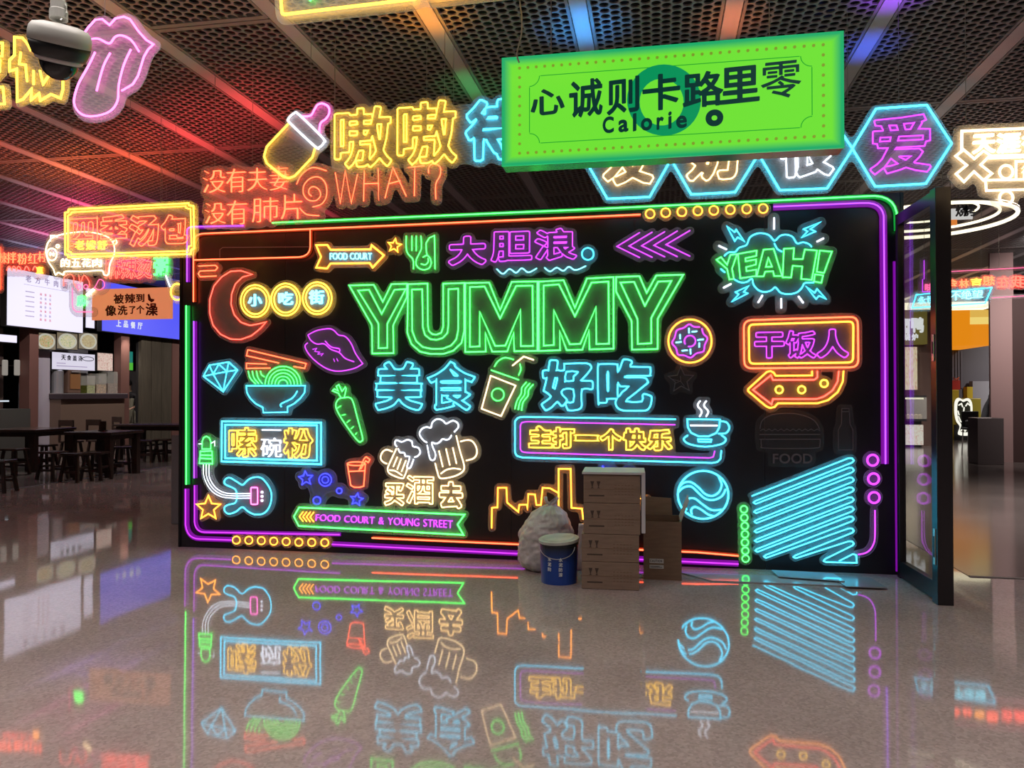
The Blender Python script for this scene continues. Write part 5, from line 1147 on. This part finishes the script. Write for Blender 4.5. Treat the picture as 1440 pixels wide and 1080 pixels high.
# goods on the counter
def onc(name, px0, px1, h, m, label, cat, parts=None, back=.1):
    a = FP_.uv(px0, 550)[0]; b = FP_.uv(px1, 550)[0]; w_ = b - a
    r_ = thing(name, label, cat, (FX - back, (a + b) / 2, ctop), R(90)); return r_, w_
r_, w_ = onc('steel_pot', 78, 92, .5, None, 'tall steel pot on the stall counter', 'pot'); MB().lathe([(w_ * .45, 0), (w_ * .45, .5), (w_ * .48, .51), (w_ * .42, .51), (w_ * .42, .03)], n=20).build('pot_body', mat('pot_steel', (.5, .5, .52), .3, metal=.7), r_); MB().lathe([(w_ * .46, .51), (w_ * .2, .56), (.02, .57), (.02, .6), (.04, .62)], n=20).build('pot_lid', MATS['pot_steel'], r_)
r_, w_ = onc('food_cabinet', 96, 114, .5, None, 'dark glass-fronted food warmer on the stall counter', 'warmer'); MB().box(-w_ / 2, w_ / 2, -.1, .1, 0, .55).build('body', mat('warmer_brown', (.12, .07, .05), .4), r_, bevel=.02); MB().box(-w_ / 2 + .05, w_ / 2 - .05, -.12, -.1, .1, .45).build('glass_door', mat('warmer_glass', (.25, .12, .05), .1), r_); MB().tube([(-w_ / 3, -.13, .5), (w_ / 3, -.13, .5)], .015).build('handle', STEEL, r_)
for k, (xa, xb, cc, nm) in enumerate(((116, 127, (.22, .25, .04), 'green vegetables'), (129, 143, (.30, .18, .08), 'brown snacks'), (145, 159, (.16, .1, .07), 'dark goods'))):
    r_, w_ = onc('display_case', xa, xb, .5, None, 'clear countertop case of %s on the stall counter' % nm, 'display case', back=.0)
    hh = .42 + .06 * k; MB().box(-w_ / 2, w_ / 2, -.12, .12, 0, hh * .45).build('contents', mat('goods_%d' % k, cc, .6, noise=(30, .6)), r_); MB().box(-w_ / 2, w_ / 2, -.13, .13, 0, hh).build('clear_case', mat('case_glass', (.7, .68, .6), .1, alpha=.25), r_)

# ---- tables and stools
tw = mat('dark_stained_wood', (.040, .024, .019), .35, noise=(4, .35, (1, 8, 1))); tt = mat('table_top_wood', (.055, .035, .028), .2, noise=(4, .3, (1, 8, 1)))
def table(px0, px1, pyf, label, yaw, dep=.75, h=.76):
    a = floor_pt(px0, pyf); b = floor_pt(px1, pyf); w_ = (b - a).length
    r_ = thing('dining_table', label, 'table', (a + b) / 2 + Vector((0, dep / 2, 0)), yaw)
    MB().box(-w_ / 2, w_ / 2, -dep / 2, dep / 2, h - .045, h).build('tabletop', tt, r_, bevel=.008)
    MB().box(-w_ / 2 + .1, w_ / 2 - .1, -dep / 2 + .07, dep / 2 - .07, h - .13, h - .045).build('apron', tw, r_)
    for sx in (-1, 1):
        for sy in (-1, 1):
            x, y = sx * (w_ / 2 - .1), sy * (dep / 2 - .09); MB().bar((x, y, 0), (x, y, h - .05), .10, .10).build('leg', tw, r_)
    MB().box(-w_ / 2 + .1, w_ / 2 - .1, -.03, .03, .14, .2).build('stretcher', tw, r_)
    return r_
def stool(px, py, label, yaw=0, h=.46, back=False):
    r_ = thing('stool' if not back else 'chair', label, 'stool' if not back else 'chair', floor_pt(px, py), yaw)
    MB().box(-.17, .17, -.15, .15, h - .035, h).build('seat', tt, r_, bevel=.008)
    for sx in (-1, 1):
        for sy in (-1, 1): MB().bar((sx * .17, sy * .15, 0), (sx * .115, sy * .10, h - .03), .042, .042, .04, .04).build('leg', tw, r_)
    for sy in (-1, 1): MB().box(-.145, .145, sy * .13 - .012, sy * .13 + .012, .14, .175).build('stretcher', tw, r_)
    for sx in (-1, 1): MB().box(sx * .14 - .012, sx * .14 + .012, -.12, .12, .2, .235).build('stretcher', tw, r_)
    if back:
        for sx in (-1, 1): MB().box(sx * .15 - .018, sx * .15 + .018, .125, .155, h, h + .42).build('back_post', tw, r_)
        MB().box(-.15, .15, .13, .15, h + .30, h + .42).build('backrest', tw, r_); MB().box(-.15, .15, .13, .15, h + .12, h + .17).build('back_rail', tw, r_)
    return r_
table(-30, 50, 664, 'dark wooden table cut by the left edge of the picture', R(4), dep=1.1)
table(84, 158, 672, 'dark wooden table in the middle of the left seating area', R(2), dep=.9)
table(152, 268, 648, 'long dark wooden table partly behind the black wall', R(3), dep=1.0)
stool(62, 660, 'wooden stool between the two nearest tables, before the grey panel', R(5)); stool(107, 677, 'wooden stool at the front left of the middle table', R(-4))
stool(135, 675, 'wooden stool at the front right of the middle table', R(8)); stool(172, 664, 'wooden stool right of the middle table', R(20))
stool(74, 674, 'dark boxy stool at the front of the left tables', R(-8)); stool(20, 668, 'wooden stool under the leftmost table', R(0))
stool(-2, 692, 'stool leg cut by the left edge nearest the camera', R(12)); stool(208, 650, 'wooden stool before the long table near the black wall', R(4)); stool(232, 648, 'wooden stool hidden close to the low grey upstand', R(-6))
stool(100, 652, 'dark wooden chair behind the middle table, left one', R(180), back=True); stool(138, 650, 'dark wooden chair behind the middle table, right one', R(180), back=True); stool(172, 640, 'dark wooden chair at the head of the long table', R(160), back=True)
r_ = thing('menu_holder', 'small dark menu holder on the middle table', 'holder', floor_pt(118, 672) + Vector((0, .45, .76)))
MB().box(-.06, .06, -.04, .04, 0, .02).build('base', tw, r_); MB().box(-.06, .06, -.006, .006, .02, .17).build('card', mat('menu_card', (.06, .05, .03), .4), r_)

# ---- people
skinm = mat('skin', (.42, .24, .17), .5); hair = mat('black_hair', (.012, .01, .01), .5)
def skin_mesh(name, joints, edges, m, parent, sub=1, root_i=0):
    me = bpy.data.meshes.new(name); me.from_pydata([j[0] for j in joints], edges, []); o = bpy.data.objects.new(name, me); COL.objects.link(o)
    o.modifiers.new('s', 'SKIN'); sv = me.skin_vertices[0].data if me.skin_vertices else None
    if sv is None:
        bpy.context.view_layer.objects.active = o; bpy.ops.mesh.customdata_skin_add(); sv = me.skin_vertices[0].data
    for k, j in enumerate(joints):
        r = j[1] if isinstance(j[1], tuple) else (j[1], j[1]); sv[k].radius = r; sv[k].use_root = (k == root_i)
    ss = o.modifiers.new('u', 'SUBSURF'); ss.levels = sub; ss.render_levels = sub
    dg = bpy.context.evaluated_depsgraph_get(); nm = bpy.data.meshes.new_from_object(o.evaluated_get(dg)); bpy.data.objects.remove(o)
    nm.materials.clear(); nm.materials.append(m); nm.polygons.foreach_set('use_smooth', [True] * len(nm.polygons))
    q = bpy.data.objects.new(name, nm); COL.objects.link(q); q.parent = parent; return q
def person(label, loc, rz, shirt, trousers, sit=False, apron=None, lean=.12, sc=1.0):
    r_ = thing('person', label, 'person', loc, rz); r_.scale = (sc,) * 3
    hz = .92 if not sit else .50
    J = [((0, 0, hz), (.14, .10)), ((0, -lean * .4, hz + .22), (.125, .09)), ((0, -lean, hz + .45), (.15, .10)), ((0, -lean * 1.1, hz + .56), (.055, .055)), ((0, -lean * 1.3, hz + .66), (.075, .085)), ((0, -lean * 1.35, hz + .77), (.075, .09))]
    E = [(0, 1), (1, 2), (2, 3), (3, 4), (4, 5)]
    for sx in (-1, 1):
        b = len(J)
        J += [((sx * .19, -lean, hz + .46), .055), ((sx * .25, -lean - .04, hz + .20), .042), ((sx * .20, -lean - .26, hz + .10), .032), ((sx * .19, -lean - .33, hz + .095), (.032, .018))]
        E += [(2, b), (b, b + 1), (b + 1, b + 2), (b + 2, b + 3)]
        for f in range(5):
            k = len(J); fx = sx * (.165 + .013 * f) if f else sx * .15; ln_ = (.045, .07, .078, .07, .055)[f]
            J += [((fx, -lean - .37 - (.0 if f else -.03), hz + .09), .0085), ((fx - (sx * .01 if not f else 0), -lean - .37 - ln_ * .8 + (.03 if not f else 0), hz + .07), .007)]; E += [(b + 3, k), (k, k + 1)]
        b = len(J)
        if sit: J += [((sx * .09, -.05, hz), .085), ((sx * .11, -.42, hz + .0), .062), ((sx * .11, -.40, .10), .042), ((sx * .11, -.52, .035), (.042, .03))]
        else: J += [((sx * .09, 0, hz - .08), .085), ((sx * .10, -.02, .5), .062), ((sx * .10, .02, .10), .042), ((sx * .10, -.12, .035), (.042, .03))]
        E += [(0, b), (b, b + 1), (b + 1, b + 2), (b + 2, b + 3)]
    body = skin_mesh('body', J, E, skinm, r_, 1)
    me = body.data; me.materials.append(shirt); me.materials.append(trousers)
    for p in me.polygons:
        c = p.center; z = c.z
        if z < hz + .02 and z > .08 and abs(c.x) < .2 and c.y > -lean - .3 or (sit and z < hz + .06 and z > .08): p.material_index = 2
        elif z < hz + .54 and z >= hz - .1 and c.y > -lean - .20: p.material_index = 1
    hy = -lean * 1.33; hzz = hz + .73
    def hairf(t, a): 
        ph = t * math.pi * .62; return (.085 * math.sin(ph) * math.cos(a), hy + .02 + .105 * math.sin(ph) * math.sin(a), hzz + .02 + .12 * math.cos(ph))
    blob('hair', hair, r_, 20, 10, hairf)
    for sx in (-1, 1):
        MB().lathe([(.001, -.008), (.008, 0), (.001, .008)], n=8).build('eye', MATS['black_plastic'], r_, loc=(sx * .03, hy - .083, hzz - .01))
        MB().lathe([(.001, -.02), (.01, 0), (.001, .02)], n=8).build('ear', skinm, r_, loc=(sx * .078, hy, hzz - .015))
    MB().add([(-.012, hy - .08, hzz - .045), (.012, hy - .08, hzz - .045), (0, hy - .11, hzz - .04), (0, hy - .085, hzz)], [(0, 1, 2), (0, 2, 3), (1, 3, 2)]).build('nose', skinm, r_)
    MB().box(-.022, .022, hy - .088, hy - .08, hzz - .07, hzz - .063).build('mouth', mat('lip', (.3, .1, .09), .5), r_)
    if apron: 
        MB().box(-.14, .14, -lean - .125, -lean * .3 - .115, hz - .30, hz + .36).build('apron', apron, r_, bevel=.02)
    return r_
pA_ = Plane(FX - .42, 0, R(90)).uv(185.5, 560); person('cook in a white apron and dark top behind the left stall', Vector((FX - .42, pA_[0], 0)), R(12), mat('dark_top', (.03, .025, .03), .7), mat('cream_trousers', (.4, .36, .28), .7), apron=mat('cream_apron', (.5, .46, .34), .7), lean=.16)

# ================================================================== RIGHT SIDE
c7 = Z(1240, 380, 4.0); RB = Plane(0, 25.4)
def rbox(name, px, d0, d1, m, label=None, cat=None, kind=None, z0=None, z1=None, pl=RB, bevel=0, mats=None, group=None):
    x0, y0, x1, y1 = px; u0 = pl.uv(x0, (y0 + y1) / 2)[0]; u1 = pl.uv(x1, (y0 + y1) / 2)[0]; xm = (x0 + x1) / 2
    lo = pl.uv(xm, y1)[1] if z0 is None else z0; hi = pl.uv(xm, y0)[1] if z1 is None else z1
    o = MB().box(0, u1 - u0, d0, d1, 0, hi - lo).build(name, m, loc=pl.world(u0, lo), bevel=bevel)
    if label: tag(o, label, cat, group)
    if kind: o['kind'] = kind
    return o, u1 - u0, hi - lo
CP = Plane(0, 17.6)
struct(rbox('column_right', (1393, 400, 1426, 640), 0, .08, mat('rose_brown_column', (.32, .20, .19), .5), z0=0, z1=4.3, pl=CP)[0])
struct(rbox('wall_right', (1424, 400, 1560, 640), -.02, .5, mat('dark_red_wall', (.055, .028, .026), .5), z0=0, z1=3.4, pl=CP)[0])
struct(MB().box(8, 22, 17.6, 18.1, 3.4, CH + .4).build('wall_beam', mat('bulkhead', (.06, .04, .04), .6)))
r_ = rbox('low_cabinet', (1375, 588, 1412, 650), 0, .5, mat('grey_brown_cabinet', (.085, .065, .065), .45), z0=0, pl=Plane(0, 16.9), bevel=.01)[0]; tag(r_, 'dark brown low cabinet at the foot of the right column', 'cabinet')
# stall with orange fascia
struct(MB().box(2.2, 22, 27.9, 28.1, 0, CH + .4).build('wall_stall_back', mat('ribbed_dark', (.05, .045, .055), .5)))
r_, w_, h_ = rbox('fascia_sign', (1318, 436, 1394, 486), 0, 2.5, lit('orange_fascia', (.85, .27, .005), 1.25), 'glowing orange fascia board over the right stall', 'sign', pl=RB)
r_, w_, h_ = rbox('fascia_light', (1268, 425, 1393, 434), -.05, 2.5, lit('warm_light_strip', (1.0, .93, .62), 2.2), 'bright warm strip light above the orange fascia', 'lamp', pl=RB)
rr = thing('wall_slats', 'dark ribbed slat panel behind the right counter', 'panel', RB.world(RB.uv(1330, 520)[0], RB.uv(1360, 545)[1], -2.46))
x0, x1 = RB.uv(1330, 520)[0], RB.uv(1400, 520)[0]; hh = RB.uv(1360, 488)[1] - RB.uv(1360, 545)[1]
for k in range(16): MB().box((x1 - x0) * k / 16, (x1 - x0) * (k + .7) / 16, 0, .04, 0, hh).build('slat', mat('slat_grey', (.07, .065, .08), .4), rr)
rbox('price_panel', (1364, 446, 1390, 456), -.03, 0, lit('yellow_print', (1, .75, .2), 1.2), 'small pale yellow lit panel at the right of the orange fascia', 'sign', pl=RB)
rbox('price_panel', (1364, 436, 1391, 446), -.03, 0, lit('amber_print', (.9, .55, .1), 1.1), 'small amber panel above the pale yellow one on the fascia', 'sign', pl=RB)
yl = mat('yellow_laminate', (.55, .40, .03), .4); grl = mat('grey_counter_top', (.18, .18, .2), .4)
rbox('service_counter', (1318, 548, 1349, 612), 0, .8, yl, 'tall yellow service counter of the right stall', 'counter', z0=0, pl=Plane(0, 26.4), bevel=.02)
rbox('service_counter', (1350, 560, 1380, 614), 0, .8, mat('olive_laminate', (.32, .26, .03), .4), 'lower olive yellow counter beside the tall one', 'counter', z0=0, pl=Plane(0, 26.1), bevel=.02)
rbox('counter_panel', (1368, 536, 1393, 600), 0, .3, grl, 'grey counter behind the yellow ones', 'counter', z0=0, pl=Plane(0, 27.5))
rr = thing('gift_box', 'red box with a bow on the yellow counter', 'box', Plane(0, 26.7).world(Plane(0, 26.7).uv(1343, 548)[0], Plane(0, 26.4).uv(1343, 548)[1]))
MB().box(-.12, .12, -.1, .1, 0, .3).build('box_body', mat('red_card', (.45, .04, .03), .4), rr, bevel=.01); MB().tube([(-.05, -.1, .3), (-.08, -.1, .38), (0, -.1, .32), (.08, -.1, .38), (.05, -.1, .3)], .02).build('bow', mat('pink_ribbon', (.7, .2, .15), .4), rr)
rbox('small_yellow_box', (1360, 544, 1368, 558), 0, .3, yl, 'small yellow box on the olive counter', 'box', pl=Plane(0, 26.3), z0=Plane(0, 26.1).uv(1365, 560)[1])
# glowing figure sign
FG = Plane(0, 25.6); cf = c7
s = Sign('glowing_figure_sign', 'white glowing grinning figure sign before the yellow counters', 'lightbox sign', FG, r=.02)
ol = [FG.uv(*p) for p in cf((412, 740), (430, 718), (455, 728), (485, 720), (505, 745), (508, 800), (498, 850), (478, 872), (500, 925), (432, 925), (440, 880), (420, 850), (410, 800))]
lo_ = min(p[1] for p in ol); um = sum(p[0] for p in ol) / len(ol)
rr = thing('glowing_figure_sign', 'white glowing grinning figure sign before the yellow counters', 'lightbox sign', FG.world(um, lo_)); P = [(p[0] - um, p[1] - lo_) for p in smooth_pts(ol, True)]
MB().prism([P], -.03, .03).build('lit_body', lit('lit_cream', (1, .98, .85), 1.4), rr)
def fgp(*pts): return [(u - um, v - lo_) for u, v in (FG.uv(*p) for p in cf(*pts))]
dkl = mat('dark_drawing', (.05, .06, .04), .6)
for nm, pts in (('drawn_brow', ((428, 760), (445, 750), (452, 770))), ('drawn_brow', ((468, 765), (480, 748), (494, 762))), ('drawn_nose', ((460, 770), (456, 810), (470, 815))), ('drawn_mouth', ((428, 820), (440, 850), (462, 860), (485, 848), (495, 820))), ('drawn_cheek', ((425, 790), (432, 815))), ('drawn_collar', ((440, 905), (455, 885), (465, 905), (480, 885), (490, 905)))):
    MB().tube([(x, -.045, z) for x, z in fgp(*pts)], .018, up=(0, 1, 0), n=6).build(nm, lit('lit_cream', (1, .98, .85), 1.4), rr)
MB().box(-.25, .25, .03, .06, -lo_, .3).build('stand', drk, rr)
cx_ = sum(q[0] for q in P) / len(P); cz_ = sum(q[1] for q in P) / len(P)
MB().prism([[(cx_ + (q[0] - cx_) * .74, cz_ + (q[1] - cz_) * .84) for q in P]], -.04, -.03).build('dark_face', mat('dark_olive_face', (.10, .11, .07), .6), rr)
person('person in dark clothes standing by the right counter, half behind the column', floor_pt(1385, 636), R(60), mat('black_jacket', (.015, .015, .018), .7), mat('black_trousers', (.02, .02, .024), .7), lean=.2)
rr = thing('bar_chair', 'thin-legged dark chair beside the low cabinet', 'chair', floor_pt(1369, 640))
MB().box(-.2, .2, -.2, .2, .58, .63).build('seat', MATS['black_jacket'], rr, bevel=.01)
for sx in (-1, 1):
    for sy in (-1, 1): MB().bar((sx * .18, sy * .18, 0), (sx * .16, sy * .16, .58), .02, .02).build('leg', STEEL, rr)
MB().box(-.18, .18, .17, .2, .63, 1.0).build('backrest', MATS['black_jacket'], rr, bevel=.01); MB().box(-.15, .15, -.16, .1, .63, .80).build('cushion', mat('dark_cushion', (.03, .028, .03), .8), rr, bevel=.03)
# behind the door glass
GB = Plane(0, 22.3)
struct(rbox('wall_kiosk', (1255, 434, 1319, 600), .32, .5, mat('brown_kiosk', (.12, .065, .05), .5), pl=GB, z0=0)[0])
r_, w_, h_ = rbox('shop_sign', (1262, 436, 1304, 484), 0, .32, mat('olive_sign_board', (.16, .13, .03), .5, emit=(.10, .08, .01)), 'olive shop sign with white characters seen through the door glass', 'sign', pl=GB)
for ch, q in (('卤', ((1262, 446), (1280, 470))), ('鸭', ((1281, 446), (1299, 468))), ('烧', ((1271, 469), (1280, 479))), ('炉', ((1282, 469), (1291, 479)))):
    L, _, _ = glyph(ch, .05, .01); (x0, y0), (x1, y1) = q; mb = MB(); o_ = GB.uv(1262, 460)
    pts_ = lambda l: [(lambda t: (t[0] - o_[0], t[1] - GB.uv(1283, 484)[1]))(GB.uv(x0 + (x1 - x0) * p, y1 + (y0 - y1) * q_)) for p, q_ in l]
    for g_ in nest([pts_(l) for l in L]): mb.prism(g_, -.02, 0)
    mb.build('letter', lit('lit_white', (1, 1, .95), 1.3), r_)
rr = thing('striped_pole', 'white twisted light pole seen through the door glass', 'lamp', GB.world(GB.uv(1302, 480)[0], GB.uv(1302, 480)[1], -.295)); hp_ = GB.uv(1302, 440)[1] - GB.uv(1302, 480)[1]
for k in range(6): MB().bar((-.03, 0, hp_ * k / 6), (.03, 0, hp_ * (k + .9) / 6), .05, .03).build('twist', lit('lit_white', (1, 1, .95), 1.3), rr)
def poster(px, label, m, nm='lit_poster', pl=GB, d0=0, d1=.32): return rbox(nm, px, d0, d1, m, label, 'poster', pl=pl)[0]
poster((1270, 488, 1290, 548), 'yellow and cream lit food poster behind the door glass', foodmat('photo_poster', (.95, .75, .35), (.8, .35, .2), (1, .85, .6)))
poster((1268, 597, 1295, 625), 'low lit counter front with reddish drawing behind the door glass', foodmat('photo_counter', (1, .85, .7), (.9, .5, .4), (1, .95, .8)), d0=-.2, d1=.32)
rr = thing('cake_display', 'lit glass display case behind the door glass', 'display case', GB.world(GB.uv(1268, 590)[0], 0, .2)); wd_ = GB.uv(1296, 590)[0] - GB.uv(1268, 590)[0]; z1_ = GB.uv(1280, 597)[1]; z2_ = GB.uv(1280, 556)[1]
MB().box(0, wd_, -.2, .3, z1_ + .1, z1_ + .16).build('shelf', drk, rr); MB().box(.05, wd_ - .05, .05, .32, 0, z1_ + .1).build('plinth', drk, rr); MB().box(0, wd_, -.2, .3, z2_ - .05, z2_).build('top', drk, rr); MB().box(.04, wd_ - .04, -.1, .2, z2_ - .1, z2_ - .06).build('lamp', lit('warm_light_strip', (1, .9, .6), 2), rr); MB().box(0, wd_, -.21, -.2, z1_ + .16, z2_ - .05).build('glass_front', MATS['case_glass'], rr)
for k in range(4): MB().lathe([(.001, 0), (.05, 0), (.055, .1), (.001, .13)], wd_ * (.2 + .2 * k), 0, 12).build('cake', mat('cake_cream', (.7, .5, .3), .6), rr, loc=(0, 0, z1_ + .16))

# teal sign, red sign
TS = Plane(0, 12.0); c6 = Z(1260, 260, 6)
s = Sign('hanging_neon_sign', 'teal parallelogram neon sign with characters 永不绝望 at the right', 'neon sign', TS, r=.012)
s.p('frame', 'cyan', c6((165, 930), (800, 868), (745, 1000), (130, 1040)), True)
for ch, q in zip('永也不绝望', (((180, 945), (245, 1005)), ((250, 935), (315, 1000)), ((455, 900), (540, 975)), ((545, 895), (630, 965)), ((635, 890), (725, 955)))): s.g('ice', ch, c6(*q), 'fill', d=.0)
s.finish(pad=.06, ceil=CH, wires=[(1300, 412), (1380, 405)])
RS = Plane(0, 11.6)
s = Sign('hanging_neon_sign', 'long reversed orange-red neon sign 我在桂林 seen from behind at the right', 'neon sign', RS, r=.011)
for ch, q, co_ in (('我', ((955, 770), (1075, 870)), 'red'), ('在', ((850, 775), (945, 870)), 'red'), ('想', ((725, 770), (825, 850)), 'orange'), ('吉', ((625, 790), (715, 850)), 'amber'), ('林', ((525, 800), (605, 870)), 'orange'), ('会', ((430, 800), (510, 860)), 'orange')):
    s.g(co_, ch, c6(*q), 'fill', d=.01, flip=True)
s.p('rail*', 'rose', c6((430, 735), (1300, 690)), r=.006); s.p('rail*', 'rose', c6((800, 955), (1300, 925)), r=.006); s.finish(pad=.03, ceil=CH, wires=[(1405, 378)])
s = Sign('hanging_neon_sign', 'small magenta neon frame seen through the door glass', 'neon sign', Plane(0, 8.8), r=.006)
s.p('frame', 'magenta', c6((215, 800), (215, 905), (300, 905))); s.g('rose', '味', c6((235, 835), (305, 900)), 'fill', d=.02); s.p('post', 'magenta', c6((228, 640), (228, 800)), r=.006); s.finish(pad=.04, ceil=CH, wires=[(1300, 395)])
# ring chandelier
RC = floor_pt(1302, 312, 3.6)
for (rx, ry, dz, rr_, lb_) in ((.98, 1.05, 0, .024, 'outermost warm white LED ring of the hanging ring lamp group'), (.80, .85, .05, .018, 'middle warm LED ring of the hanging ring lamp group'), (.58, .6, .12, .013, 'innermost yellow LED ring of the hanging ring lamp group')):
    t_ = thing('ring_lamp', lb_, 'pendant lamp', (RC.x, RC.y, RC.z + dz), 0, 'hanging ring lamps')
    MB().tube([(rx * math.cos(R(a)), ry * math.sin(R(a)), 0) for a in range(0, 360, 8)], rr_, up=(0, 0, 1), n=8, closed=True).build('led_ring', lit('ring_glow', (1, .88, .62), 2.6), t_)
    MB().tube([((rx + .01) * math.cos(R(a)), (ry + .01) * math.sin(R(a)), rr_ * 1.1) for a in range(0, 360, 8)], rr_ * .7, n=6, closed=True).build('housing', mat('ring_housing', (.3, .27, .24), .4), t_)
    for a in (30, 150, 270): MB().tube([(rx * math.cos(R(a)), ry * math.sin(R(a)), 0), (rx * math.cos(R(a)), ry * math.sin(R(a)), CH - RC.z - dz)], .004, n=4).build('hanging_wire', STEEL, t_)
PB = Plane(0, RC.y)
r_, w_, h_ = rbox('hanging_placard', (1333, 293, 1368, 308), 0, .04, lit('lit_pale_sign', (.75, .74, .72), 1), 'pale lit placard with dark characters inside the ring lamp', 'hanging sign', pl=PB)
for k, ch in enumerate('烧烤'):
    L, _, _ = glyph(ch, .03, .012); mb = MB()
    for g_ in nest([[(w_ * (.3 + .32 * k) + p * .15, .03 + q_ * .15) for p, q_ in l] for l in L]): mb.prism(g_, -.012, 0)
    mb.build('letter', dkp, r_)
r_, w_, h_ = rbox('hanging_placard', (1333, 309, 1346, 316), 0, .04, lit('lit_orange_sign', (.9, .25, .03), 1), 'small orange lit placard under the ring lamp', 'hanging sign', pl=PB)
